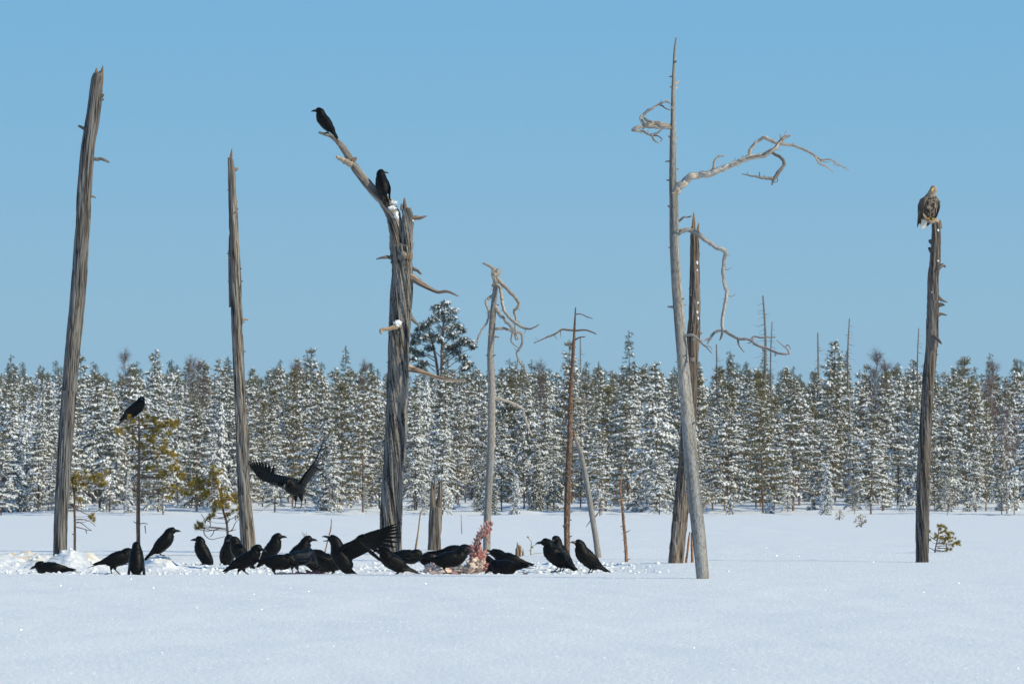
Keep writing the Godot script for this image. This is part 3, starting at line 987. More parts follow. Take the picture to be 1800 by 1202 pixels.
func build_snags() -> void:
	var grey := Color(0.33, 0.285, 0.25)
	var pale := Color(0.52, 0.435, 0.35)
	snag("dead_tree", "thick grey limbless trunk leaning over a yellow-stained snow heap", 70.0, {"seed": 1.3, "tint": Color(0.205, 0.196, 0.192), "spread": 0.15, "seg": 56, "amp": 0.13, "twist": 0.15, "lump": 4.0, "mat": "furrow", "knots": 8,
		"trunk": [[173, 131, 8.5], [170, 140, 10.2], [166, 175, 11.3], [161, 212, 12], [155, 250, 11.5], [152, 280, 12], [147, 350, 12], [145, 397, 12], [141, 450, 12.6], [136, 519, 13], [128, 600, 12.8], [120, 695, 12.6], [113, 790, 12.8], [109, 853, 12.4], [106, 916, 12], [105, 967, 12]],
		"splinters": [[169, 139, 4.5, 168.6, 119], [177, 138, 4.6, 180, 115], [173, 138, 4, 174, 124]],
		"branches": [{"p": [[152, 232, 3.4], [147, 226, 3], [137, 221, 1.8]], "smooth": false}, {"p": [[160, 280, 3.4], [172, 279.5, 3.1], [183, 281.5, 2.8], [191, 285, 1.8]], "n": "stub"}, {"p": [[154, 346, 3], [160, 344.5, 2.4], [167, 347, 1.3]], "n": "stub"}, {"p": [[172, 174, 4], [178, 170, 3], [182, 165.5, 1]], "n": "stub", "tint": Color(0.12, 0.09, 0.07)}, {"p": [[174, 178, 3], [182, 174, 1]], "n": "stub", "tint": Color(0.14, 0.1, 0.08)}, {"p": [[138, 370, 3], [133.5, 369.5, 1.5]], "n": "stub"}]})
	snag("dead_tree", "slender weathered trunk with a thin pointed top behind a cluster of ravens", 72.0, {"seed": 2.1, "tint": Color(0.255, 0.232, 0.212), "seg": 40, "amp": 0.24, "twist": 0.1, "lump": 2.4, "knots": 16, "spread": 0.4,
		"trunk": [[405, 280, 4.4], [407, 308, 6.3], [408, 337, 6.5], [410, 381, 8], [411, 425, 8.7], [412, 468, 9.6], [413.5, 512, 10], [415.5, 556, 9.6], [416.5, 596, 9.7], [418.5, 640, 10], [423, 735, 10.2], [425.5, 800, 10.5], [430, 880, 10.6], [434, 933, 11.3], [436, 966, 11.6]],
		"splinters": [[404.5, 282, 3.4, 407, 261], [402, 284, 2.2, 400.5, 276]],
		"branches": [{"p": [[408, 300, 4], [414, 297.5, 3.4], [418.5, 296, 1.8]], "n": "stub"}, {"p": [[417, 562, 3], [427, 561.5, 2.4], [435, 561.5, 1.5]], "n": "stub", "tint": Color(0.5, 0.4, 0.3)}, {"p": [[414, 473, 4], [421, 472.5, 2.6], [424, 472, 1]], "n": "stub", "tint": Color(0.12, 0.09, 0.075)}, {"p": [[409, 369, 3], [415.5, 368, 2.2], [418, 366, 1]], "n": "stub"}, {"p": [[404, 540, 2.4], [403.5, 520, 2], [402, 480, 1.2], [401, 440, 0.6]], "n": "sliver", "smooth": false, "z": 0.0}, {"p": [[434, 840, 2.2], [436, 800, 1.8], [437, 770, 0.6]], "n": "sliver", "smooth": false, "z": 0.0}]})
	snag("dead_tree", "thickest twisted-grain trunk with a bent broken top limb carrying two ravens", 75.0, {"seed": 3.7, "tint": Color(0.25, 0.235, 0.22), "spread": 0.18, "seg": 80, "step": 0.03, "amp": 0.16, "twist": 0.95, "lump": 4.4, "knots": 10,
		"trunk": [[706, 432, 15.5], [706, 455, 17.2], [706, 497, 18], [703.5, 553, 18.3], [701, 617, 17.6], [698.5, 680, 17.6], [694.5, 778, 17.4], [689.5, 855, 17.6], [687, 910, 17.6], [686, 960, 18]],
		"raw": Color(0.36, 0.30, 0.25), "splinters": [[712, 368, 4.4, 710.5, 347.5], [706, 366, 2.8, 705, 357], [719, 374, 3.6, 722, 364]],
		"snow": [[691, 356, 6.5, 2.6, 8.0], [689.5, 366, 6.5, 2.8, 11.5], [697, 380, 3.4, 5.6, 12], [699, 569, 5.6, 4.6, 29], [724, 388, 3, 2, 4], [709, 448, 2.5, 1.8, 16]],
		"branches": [{"n": "bent_limb", "smooth": false, "amp": 0.14, "z": -0.1, "tint": Color(0.40, 0.355, 0.31), "p": [[698, 462, 12], [697, 430, 13], [695, 400, 13.5], [689, 374, 13.5], [677, 354, 11.5], [658, 336, 8.8], [642, 318, 8], [628, 300, 7.6], [618, 286, 7.4], [608, 268, 6.4], [600, 256, 6], [590, 244, 4.6], [578, 236, 3.2], [568, 233, 2.7], [559, 230, 2]]},
			{"n": "spar", "smooth": false, "amp": 0.2, "z": 0.0, "p": [[713, 470, 11], [715, 440, 10.5], [716, 405, 11], [716, 382, 10], [714, 368, 8]]},
			{"n": "stub", "p": [[618, 289, 5.5], [611, 286, 5], [604, 282, 4.4], [591, 276, 2.4]], "tint": pale}, {"n": "stub", "p": [[618, 283, 4], [624, 279, 3], [626, 276, 1]], "tint": Color(0.2, 0.14, 0.1)},
			{"p": [[716, 386, 5.5], [726, 384.5, 4.4], [737, 383, 3.4], [750, 380, 0.9]], "tint": Color(0.36, 0.26, 0.2), "z": 0.2}, {"n": "stub", "p": [[714, 430, 3.6], [721, 430.5, 2.6], [724, 432, 1.2]]},
			{"p": [[697, 452, 4.5], [684, 452, 3.4], [674, 452.5, 2.6], [661, 456, 0.9]], "z": 0.15}, {"n": "knot", "p": [[706, 452, 9], [708.5, 449, 8], [710, 447, 5]], "z": 1.9, "z0": 0.12}, {"n": "stub", "p": [[710, 450, 3.2], [718, 452, 2.6], [722.5, 453, 1.5]], "tint": Color(0.42, 0.24, 0.14), "z0": 0.2},
			{"p": [[719, 471, 4], [728, 473, 3], [735, 477, 2.8], [740.5, 482, 1.6]]}, {"p": [[714, 486, 10], [726, 489, 7], [737, 496.5, 5.6], [753, 506.5, 3.8], [770, 514, 3], [785, 513, 2.6], [798, 518, 1.7], [806.5, 522, 0.7]], "tint": Color(0.44, 0.34, 0.27), "smooth": false, "z": 0.25},
			{"p": [[716, 546, 5], [722, 557, 3.6], [728, 565, 2.8], [735, 571, 2], [736.5, 579, 1]]}, {"p": [[704, 572, 4], [694, 576, 3.6], [682, 579.5, 3.2], [671, 582, 2.9], [670.5, 588, 2.2]], "tint": Color(0.62, 0.44, 0.29), "z": 0.8, "z0": 0.16},
			{"p": [[712, 646, 7], [724, 649, 5.4], [735, 652, 4.2], [751, 657, 3.2], [769, 664, 3], [789, 668, 2.8], [806, 669.5, 2.6], [817, 670, 2]], "tint": Color(0.6, 0.44, 0.31), "smooth": false, "z": 0.2}, {"n": "knot", "p": [[678, 778, 4], [672, 777, 3]]}, {"p": [[720, 395, 2], [724.5, 415, 1.4], [725, 422, 0.5]], "n": "sliver"}]})
	snag("broken_stump", "short forked stump with two upright splinters behind the feeding ravens", 80.0, {"seed": 4.4, "category": "stump", "tint": Color(0.22, 0.197, 0.18), "seg": 30, "amp": 0.2, "twist": 0.1, "lump": 2.6, "knots": 0,
		"trunk": [[765, 893, 9.5], [765, 903, 10.6], [764.6, 930, 10.8], [764, 958, 11], [764, 965, 11.2]], "raw": Color(0.26, 0.22, 0.19),
		"splinters": [[761, 893, 5.6, 759, 845], [763, 880, 3, 764.6, 833], [772.5, 893, 5.4, 774, 846], [775, 872, 2.6, 776.6, 837], [767, 897, 4, 768.5, 874]]})
	var ash := Color(0.42, 0.375, 0.335)
	snag("curly_dead_pine", "pale dead pine with curling drooping branches at its top, behind the carcass", 74.0, {"seed": 5.2, "tint": Color(0.36, 0.335, 0.315), "mat": "smooth", "seg": 28, "amp": 0.06, "twist": 0.3, "knots": 14,
		"trunk": [[872, 484, 4.6], [871, 505, 4.3], [868, 532, 4.8], [865, 573, 5.6], [862.5, 615, 5.9], [862.5, 637, 6.3], [864, 670, 6.6], [864, 724, 7], [863, 777, 6.9], [860, 840, 6.9], [857, 900, 7], [855.5, 967, 7.3], [855, 975, 7.6]],
		"branches": [{"n": "knot", "p": [[871, 496, 4.5], [870, 485, 5], [875, 478, 4.6], [877, 474, 3]], "tint": pale * 1.1}, {"p": [[870, 490, 4], [867, 482, 3.4], [868, 474, 3], [861, 468.5, 2.3], [849, 462, 1.5]], "tint": pale},
			{"p": [[874, 489, 3.4], [884, 500, 3], [897, 514, 2.8], [909, 528, 2.7], [912, 538, 2.6], [904, 547.5, 2.3], [907, 560, 1.9], [905.6, 579, 1.6], [911, 598, 0.8]], "tint": pale, "z": 0.3}, {"p": [[866, 501, 3.2], [878, 505, 2.8], [882, 524, 2.6], [886, 546, 2.4], [895.5, 560, 2.3], [908, 571, 2.2], [924, 579.5, 2], [935, 579.5, 1.5], [948, 573, 0.7]], "tint": pale, "z": 0.5},
			{"p": [[869, 537, 3.6], [879, 554, 3], [891, 566.5, 2.6], [902, 579, 2.4], [908, 588, 1.8]], "z": 0.1}, {"p": [[869, 579, 2.8], [886, 577.5, 2.4], [902, 583, 2.3], [916, 586, 2.4], [918, 604, 2.2], [909, 620, 2], [913, 634, 1.9], [921, 644, 1.7], [926, 660, 1.3], [929, 672, 0.7]], "z": -0.2},
			{"p": [[911, 630, 1.7], [909.5, 642, 1.5], [909, 652, 0.8]], "z0": -0.2}, {"p": [[901, 584, 1.8], [899, 600, 1.5], [912, 612, 0.7]], "z0": -0.05}, {"p": [[905, 586, 2], [907, 596, 1.6], [912, 594, 0.8]], "z0": -0.1},
			{"p": [[867, 519, 2.4], [854, 529.5, 2.2], [858.5, 546, 2], [857, 565, 1.9], [845, 584, 1.7], [838, 600, 1.3], [826, 606, 0.8]], "z": 0.2, "tint": ash}, {"p": [[841, 594, 1.3], [838, 609, 0.6]], "z0": 0.2},
			{"p": [[868, 701, 3.2], [880, 701.5, 2.8], [891, 705, 2.6], [908, 712, 2.4], [919, 719, 2.3], [923, 735, 2.1], [931, 757, 1.8], [936, 766, 1.3]], "tint": Color(0.46, 0.40, 0.35)}, {"n": "stub", "p": [[867, 591, 2], [878, 593, 1.2]]}, {"p": [[868, 661, 2], [878, 662, 1.4], [889, 668, 0.7]]}]})
	var red := Color(0.24, 0.195, 0.168)
	snag("dead_pine", "slim reddish-barked dead pine with spreading top twigs behind a pair of ravens", 72.0, {"seed": 6.6, "tint": red, "mat": "bark", "seg": 22, "amp": 0.14, "twist": 0.2, "knots": 18, "lump": 2.0,
		"trunk": [[1012, 540, 0.8], [1010.5, 569, 2], [1007.5, 624, 3], [1004, 687, 3.7], [1001.6, 765, 4.3], [998.5, 843, 5], [997, 902, 5.4], [996.5, 960, 5], [996, 976, 5.2]],
		"branches": [{"p": [[1010, 581, 1.9], [989, 579.5, 1.6], [979, 585, 1.5], [973, 588.5, 1.5], [954, 596.5, 1.1], [938.6, 603.6, 0.5]], "tint": Color(0.22, 0.17, 0.14)}, {"p": [[961, 594, 1], [964, 589, 0.5]], "tint": red}, {"p": [[1010, 582, 1.8], [1026, 580, 1.4], [1040, 583.5, 1.2], [1048, 588, 0.6]], "tint": Color(0.22, 0.17, 0.14)}, {"p": [[1009, 599, 1.6], [1018, 593.5, 1.3], [1029, 592, 0.7]], "tint": Color(0.2, 0.14, 0.11)},
			{"p": [[1012, 552, 1.1], [1022, 552.5, 0.9], [1032, 557, 0.9], [1042, 560.5, 0.4]], "tint": Color(0.3, 0.2, 0.15)}, {"p": [[1004, 702, 1.5], [1022, 702, 1.2], [1036, 707, 1], [1046, 709, 0.5]], "tint": Color(0.45, 0.38, 0.3)}, {"p": [[1006, 614, 1.4], [1000, 606, 1], [992, 604, 0.5]], "tint": Color(0.2, 0.14, 0.11)}, {"p": [[1003, 670, 1.3], [997, 664, 0.7]]}, {"n": "stub", "p": [[997, 895, 3], [990, 893, 1.6]]}, {"n": "stub", "p": [[997, 930, 3], [990.5, 926, 1.2]]}]})
	snag("leaning_pole", "bare grey leaning pole behind the single raven with its tail to it", 71.0, {"seed": 7.1, "category": "dead tree", "tint": Color(0.31, 0.285, 0.265), "mat": "smooth", "seg": 22, "amp": 0.1, "twist": 0.4, "knots": 2, "raw": Color(0.45, 0.25, 0.13),
		"trunk": [[1011, 768, 2.6], [1015, 780, 3.4], [1022, 800, 4], [1032.5, 855, 4.7], [1041.5, 910, 5], [1048, 950, 5.1], [1051.5, 976, 5.3], [1052.5, 984, 5.4]], "splinters": [[1010.5, 770, 2.4, 1009.5, 759]],
		"branches": [{"p": [[1042, 912, 1.4], [1049, 905, 1.2], [1054, 898, 1], [1060, 892, 0.5]], "tint": Color(0.2, 0.16, 0.14)}, {"p": [[1041, 910, 1.2], [1034, 921, 0.7], [1030, 927, 0.3]], "tint": Color(0.2, 0.16, 0.14)}]})
	snag("dead_sapling", "knobbly orange-footed dead sapling beside the leaning grey pole", 67.0, {"seed": 8.3, "tint": Color(0.45, 0.33, 0.25), "mat": "bark", "seg": 14, "amp": 0.22, "twist": 0.0, "knots": 14, "lump": 1.6,
		"trunk": [[1094, 820, 0.7], [1092, 845, 1.4], [1090.5, 863, 1.9], [1094, 890, 2.5], [1096, 915, 2.6], [1098.5, 940, 2.8], [1101, 970, 3], [1101.5, 988, 3.1]],
		"branches": [{"p": [[1090.5, 866, 1.2], [1079, 868.5, 1], [1067, 874, 0.4]], "tint": Color(0.2, 0.14, 0.11)}, {"p": [[1098, 937, 1], [1103, 934.5, 0.8], [1108, 932, 0.4]], "tint": Color(0.2, 0.14, 0.11)}, {"p": [[1092, 845, 0.9], [1098, 836, 0.4]]}, {"p": [[1091, 858, 0.9], [1083, 846, 0.4]]}]})
	var silver := Color(0.42, 0.395, 0.37)
	var bone := Color(0.56, 0.48, 0.405)
	snag("dead_pine", "tallest pale grey dead pine with crooked bare boughs, standing in front of a darker trunk", 53.0, {"seed": 9.9, "tint": Color(0.335, 0.325, 0.31), "mat": "smooth", "seg": 36, "amp": 0.05, "twist": 0.2, "knots": 46, "spread": 0.42,
		"trunk": [[1189, 66, 1.1], [1186.5, 88, 2.2], [1185, 125, 3], [1184.5, 147, 3.6], [1184, 173, 4], [1183.7, 214, 4.6], [1183.5, 242, 5.8], [1183, 293, 6.2], [1183.5, 331, 6.8], [1185, 356, 7.8], [1185.5, 416, 8.4], [1188, 473, 9], [1192, 530, 9.4], [1196.6, 586, 10], [1203, 660, 10.8], [1209, 728, 12], [1214.5, 800, 12.3], [1219.5, 863, 11.8], [1227, 926, 12], [1233, 985, 11.4], [1236, 1018, 11]],
		"branches": [{"p": [[1184, 340, 7.5], [1192, 331, 7], [1206, 318, 6.2], [1215, 311.5, 6], [1227, 309, 6], [1251, 304, 5.4], [1282, 293, 4.9], [1314, 280, 4.8], [1330, 276.5, 5], [1342, 275, 4.6], [1358, 266, 3.4], [1367.5, 255, 3.3], [1375.5, 246, 3], [1388, 242, 1.6]], "tint": bone, "z": 0.2, "n": "bough"},
			{"p": [[1315, 279, 3.2], [1318.5, 264, 3], [1329.5, 252, 3], [1342, 245.5, 3.4], [1358, 253, 3.1], [1377, 258, 2.8], [1399, 261, 2.4], [1424.5, 274, 2.4], [1440, 285, 1.9], [1456, 285, 1.4], [1472, 294, 1.3], [1489, 305, 0.6]], "tint": bone, "z": 0.15, "z0": 0.2}, {"p": [[1430, 279, 1.8], [1437, 291, 1.6], [1449, 297, 1.4], [1461, 307, 0.6]], "tint": bone, "z0": 0.35},
			{"p": [[1352, 267, 3], [1360, 274, 3], [1372, 282, 3], [1375.5, 293, 3.2], [1370, 302, 3.4], [1364, 309, 3.8], [1358, 317, 3.2], [1345.5, 318.5, 2.6], [1326.5, 316.5, 2], [1300, 312, 0.9]], "tint": Color(0.24, 0.22, 0.2), "z0": 0.25, "z": 0.4}, {"p": [[1361, 313, 2.8], [1356, 322, 2.2], [1352.5, 331, 0.9]], "tint": Color(0.22, 0.2, 0.18), "z0": 0.5}, {"p": [[1331, 317, 1.4], [1331, 308, 0.7]], "tint": Color(0.22, 0.2, 0.18), "z0": 0.55},
			{"p": [[1253, 302, 2.2], [1255.5, 287, 2], [1263, 275, 1.8], [1273.5, 275.5, 0.8]], "tint": bone, "z0": 0.1}, {"p": [[1371, 251, 1.6], [1370, 245, 1], [1368, 238, 0.5]], "tint": bone, "z0": 0.28},
			{"p": [[1184, 223, 4], [1176, 221.5, 4.4], [1165, 219, 4.8], [1152, 217, 4.4], [1141, 219, 3.6], [1130.5, 217, 3.2], [1126, 209, 3], [1132, 201, 2.7], [1146, 192, 2.3], [1156, 185, 2], [1166, 182, 1.5], [1176, 176.5, 0.8]], "tint": bone, "z": 0.2}, {"p": [[1157, 186, 1.5], [1164, 189, 1.3], [1171, 194, 1.1], [1179, 197.5, 0.5]], "tint": Color(0.3, 0.22, 0.18), "z0": 0.2}, {"p": [[1168, 182, 1.2], [1174, 183, 1], [1178, 187, 0.4]], "tint": Color(0.3, 0.22, 0.18), "z0": 0.25},
			{"p": [[1182, 225, 3.4], [1166, 224, 3.2], [1146, 223.5, 3.2], [1130, 223, 3.1], [1119, 224.5, 3], [1112.5, 230, 3.3], [1117, 231.5, 2.8], [1127, 232, 2.6], [1136, 237, 2.4], [1145, 241, 2.4], [1150, 250, 1.8], [1157, 255, 0.7]], "tint": Color(0.42, 0.39, 0.36), "z": 0.3}, {"p": [[1148, 242, 1.9], [1157, 235, 1.6], [1168, 226, 0.9]], "tint": Color(0.4, 0.36, 0.33), "z0": 0.3}, {"p": [[1147, 242, 1.6], [1156, 244, 1.3], [1162, 250, 0.9], [1158, 254, 0.5]], "tint": Color(0.24, 0.2, 0.18), "z0": 0.35}, {"p": [[1132, 208, 2], [1138, 214, 2.4], [1146, 216, 2]], "tint": Color(0.26, 0.22, 0.19), "z0": 0.12},
			{"p": [[1188, 412, 6], [1196, 406, 4.6], [1207, 403, 3.9], [1221, 408, 4.1], [1235, 417, 4.2], [1253, 430, 3.5], [1266, 436.5, 3.7], [1275, 440, 4], [1276, 450, 3.4], [1273, 465, 3.1], [1272, 479, 3], [1276.5, 500, 3.2], [1279, 518, 3.3], [1274.5, 542, 3.1], [1271, 563, 3], [1272, 579, 2.8]], "tint": silver, "z": -0.1, "n": "bough"},
			{"p": [[1272, 578, 2.8], [1286, 586.5, 2.4], [1300, 595, 2.2], [1318, 596.5, 2], [1332, 606, 2.3], [1351, 613, 2], [1374, 622, 1.9], [1389.5, 622.5, 0.8]], "tint": Color(0.33, 0.28, 0.26), "z0": -0.25, "z": 0.3}, {"p": [[1320, 597, 1.7], [1328, 591, 1.5], [1339, 593, 1.4], [1352, 592, 1.3], [1365, 592, 0.6]], "tint": Color(0.33, 0.28, 0.26), "z0": -0.15}, {"p": [[1299, 595, 1.8], [1301, 606, 1.5], [1310, 619, 0.6]], "tint": Color(0.28, 0.23, 0.21), "z0": -0.2},
			{"p": [[1388, 621, 1.3], [1386, 615, 1.2], [1378, 608, 1.1], [1366, 598, 0.6]], "tint": Color(0.33, 0.28, 0.26), "z0": -0.05}, {"p": [[1381, 610, 1], [1386, 606, 0.9], [1391, 614, 0.5]], "tint": Color(0.28, 0.24, 0.22), "z0": -0.05}, {"p": [[1272, 582, 2.2], [1270, 591, 1.8], [1267, 597, 0.8]], "tint": Color(0.25, 0.2, 0.18), "z0": -0.25}, {"p": [[1342, 610, 1.4], [1343, 617, 0.9]], "tint": Color(0.25, 0.2, 0.18), "z0": -0.12},
			{"p": [[1271, 579, 2.6], [1260, 581, 2.4], [1253, 590, 2.2], [1245, 604, 0.9]], "tint": silver, "z0": -0.25, "z": 0.2}, {"p": [[1253, 592, 1.8], [1243, 596, 1.6], [1231, 596.5, 1.5], [1218, 596, 1]], "tint": silver, "z0": -0.2}, {"p": [[1192, 591, 3], [1205, 589.5, 2.5], [1216, 589.5, 2.3], [1227.5, 597.5, 2], [1239, 609, 1.8], [1250, 622, 0.8]], "tint": Color(0.36, 0.33, 0.3), "z": 0.5},
			{"p": [[1186, 393, 2.8], [1195, 388, 2.2], [1202, 382, 1.9], [1209, 381.5, 1.6], [1216, 380, 0.9]], "tint": Color(0.36, 0.33, 0.31)}, {"n": "stub", "p": [[1186, 540, 2.6], [1180, 539.5, 2], [1174, 539, 1.2]]}, {"n": "stub", "p": [[1184, 150, 2.2], [1191, 144, 1.6], [1194.5, 142, 0.8]], "tint": bone}, {"n": "stub", "p": [[1184, 156, 2.2], [1178, 152, 1]], "tint": bone}, {"n": "stub", "p": [[1184, 158, 2], [1192, 152, 0.8]], "tint": bone}, {"n": "stub", "p": [[1181, 244, 2.4], [1175, 239, 1]]}, {"n": "stub", "p": [[1186, 243, 2.2], [1192, 240, 0.9]]},
			{"n": "stub", "p": [[1180, 366, 2.4], [1174, 361, 1]]}, {"n": "stub", "p": [[1203, 693, 3], [1197, 691, 2]], "tint": Color(0.12, 0.09, 0.07)}, {"n": "stub", "p": [[1212, 843, 4], [1206.5, 841, 3]], "tint": Color(0.12, 0.1, 0.09)}, {"p": [[1232, 902, 1.8], [1238, 892, 1.6], [1246, 883, 1.4], [1262, 877, 0.6]], "tint": Color(0.22, 0.15, 0.11), "z": -0.8, "z0": -0.15}]})
	snag("dead_tree", "dark brown furrowed trunk with a split top close behind the tallest pale pine", 65.0, {"seed": 10.4, "tint": Color(0.225, 0.182, 0.152), "seg": 48, "amp": 0.24, "twist": 0.5, "lump": 2.6, "knots": 12, "spread": 0.45, "raw": Color(0.5, 0.33, 0.19),
		"trunk": [[1221, 412, 6.4], [1221.7, 430, 7.6], [1221.7, 465, 8.1], [1221.7, 523, 9], [1220.6, 570, 10], [1218.5, 605, 10.6], [1216, 650, 11], [1212.5, 710, 11.5], [1208, 780, 12], [1202, 853, 12.3], [1196.5, 900, 12.5], [1191, 960, 12.7], [1188.5, 988, 13]],
		"splinters": [[1219.5, 416, 5.4, 1220, 373], [1226, 416, 3.4, 1228.7, 391], [1217, 415, 3, 1215.5, 398]],
		"snow": [[1225, 462, 1.8, 2.2, 7], [1225.5, 475, 1.5, 1.7, 7.2], [1226.5, 532.5, 1.8, 1.6, 7.4], [1225, 549, 2.0, 1.8, 8.6], [1227, 560, 1.5, 2, 8.2]],
		"branches": [{"n": "stub", "p": [[1224, 450, 3], [1229, 447, 2.4], [1230.5, 444, 1]]}, {"n": "stub", "p": [[1216, 508, 3.4], [1212, 507.5, 2.2]]}, {"n": "stub", "p": [[1226, 587, 4], [1231, 586, 2.6], [1235, 585, 1]]}, {"n": "stub", "p": [[1189, 902, 5], [1183.5, 900, 3.4]]}, {"n": "knot", "p": [[1217, 633, 6], [1216, 631, 5]], "z": 2.0, "z0": 0.06}]})
	snag("dead_tree", "dark twisted-grain trunk with a hooked broken top where the eagle sits", 66.0, {"seed": 11.5, "tint": Color(0.172, 0.152, 0.138), "seg": 48, "amp": 0.17, "twist": 0.9, "lump": 3.4, "knots": 10, "spread": 0.3, "raw": Color(0.34, 0.25, 0.18),
		"trunk": [[1646.5, 391, 6.5], [1646.5, 405, 7.2], [1646.5, 420, 7.8], [1644.5, 460, 9], [1641.5, 486, 9], [1641, 526, 9.4], [1640, 566, 10], [1638.5, 606, 10], [1632, 683, 10.1], [1627, 766, 10.2], [1623.5, 849, 10.4], [1622.5, 932, 10.8], [1622, 986, 10.9]],
		"splinters": [[1653, 398, 3.6, 1653.5, 386]],
		"snow": [[1649, 405, 1.4, 2, 6.8], [1648.6, 459, 1.8, 1.2, 7.4], [1638.5, 514, 1.6, 1.8, 8], [1640, 590, 1.5, 1.8, 9]],
		"branches": [{"n": "hooked_limb", "p": [[1648, 398, 5], [1645, 388, 4.4], [1637, 390.5, 3], [1630.5, 387.5, 2.2], [1626, 382, 1.9], [1622.5, 376.5, 1.1]], "tint": Color(0.5, 0.38, 0.27), "z": 0.3}, {"n": "stub", "p": [[1641, 426, 5], [1636.5, 424, 4], [1634.5, 422, 2]], "smooth": false}, {"n": "stub", "p": [[1640, 444, 4], [1635, 437, 2.8], [1632.5, 436, 1.2]], "smooth": false}, {"n": "stub", "p": [[1647, 474, 4.4], [1654, 467.5, 3.4], [1659, 466, 2.6], [1663, 469, 1.4]], "smooth": false},
			{"n": "stub", "p": [[1646, 518, 5], [1653, 525, 3.2], [1659, 529, 2], [1665.5, 531.5, 0.8]], "smooth": false, "tint": Color(0.4, 0.32, 0.25)}, {"n": "stub", "p": [[1646, 538, 5.5], [1654, 535.5, 3.6], [1661, 536.5, 1]], "smooth": false}, {"n": "stub", "p": [[1647, 556, 5], [1654.5, 551.5, 3], [1665.5, 554, 0.9]], "smooth": false}, {"n": "stub", "p": [[1640, 590, 3.4], [1648, 597, 2.8], [1654, 605, 1]], "smooth": false, "z": 0.5, "z0": 0.08}, {"n": "sliver", "p": [[1648, 610, 2.4], [1649.5, 590, 1.6], [1650, 574, 0.5]], "smooth": false, "z": 0.0}, {"n": "knot", "p": [[1634, 692, 4.5], [1635, 690, 4]], "z": 2.0, "z0": 0.07}]})


# ------------------------------------------------------------------ living saplings in the bog
func sapling(label: String, d: float, stem: Array, twigs: Array, tufts: Array, zoom: Array, size: float) -> void:
	var k := d / F
	var conv := func(q: Array) -> Array: return [zoom[0] + q[0] / zoom[2], zoom[1] + q[1] / zoom[2]]
	var base: Array = conv.call(stem[0])
	var at := spot(base[0], d)
	var o := thing("small_pine", at, label, "sapling", "small pines on the bog")
	var r := RandomNumberGenerator.new()
	r.seed = int(d * 10 + base[0])
	var tm := MB.new()
	var pts := []
	var bark := Color(0.235, 0.185, 0.16)
	for q in stem:
		var c: Array = conv.call(q)
		pts.append([Vector3(sx(c[0], d) - at.x, sy(c[1], d) - at.y, 0.0), q[2] * k])
	pts.push_front([Vector3(pts[0][0].x, -0.2, 0.0), pts[0][1] * 1.05])
	limb(tm, pts, 12, 0.04, 0.22, 0.1, d, bark, 0.4, 1.6)
	part("trunk", tm.mesh(M.bark), o)
	for t in twigs:
		var q := []
		var z := r.randf_range(-0.5, 0.5)
		for j in t.size():
			var c: Array = conv.call(t[j])
			q.append([Vector3(sx(c[0], d) - at.x, sy(c[1], d) - at.y, z * 0.3 * j / float(t.size())), lerpf(1.0, 0.35, float(j) / t.size()) * k])
		var bm := MB.new()
		limb(bm, q, 6, 0.05, 0.2, 0.0, q[0][0].y, Color(0.16, 0.11, 0.09), 0.3, 1.5)
		part("twig", bm.mesh(M.bark), o)
	var nm := MB.new()
	var wm := MB.new()
	for t in tufts:
		var c: Array = conv.call(t)
		var p := Vector3(sx(c[0], d) - at.x, sy(c[1], d) - at.y, r.randf_range(-0.16, 0.16))
		# to the nearest point of the stem
		var near: Vector3 = pts[1][0]
		var small := size > 0.08
		for q in spline(pts, 0.05):
			if q[0].y < p.y - 0.02 and (q[0] + Vector3(0, 0.05, 0)).distance_to(p) < (near + Vector3(0, 0.05, 0)).distance_to(p): near = q[0]
		var mid := near.lerp(p, 0.6) - Vector3(0, 0.02, 0)
		if near.distance_to(p) < 1.1:
			thin(wm, near, mid, 0.005, 0.004, Color(0.16, 0.11, 0.09))
			thin(wm, mid, p, 0.004, 0.003, Color(0.2, 0.14, 0.1))
		var out := (p - near + Vector3(0, 0.06, 0)).normalized()
		for s in (1 if small else 3):
			var col := Color(0.44, 0.30, 0.03).lerp(Color(0.25, 0.19, 0.03), r.randf())
			tuft(nm, p + Vector3(r.randfn(), r.randfn(), r.randfn()) * 0.022, (out + Vector3(0, 0.3, 0)).normalized(), size * (0.8 if small else 1.15), 30 if small else 46, 0.0045, col, r)
	var cr := part("crown", nm.mesh(M.needles), o)
	part("branchlet", wm.mesh(M.twig), cr)


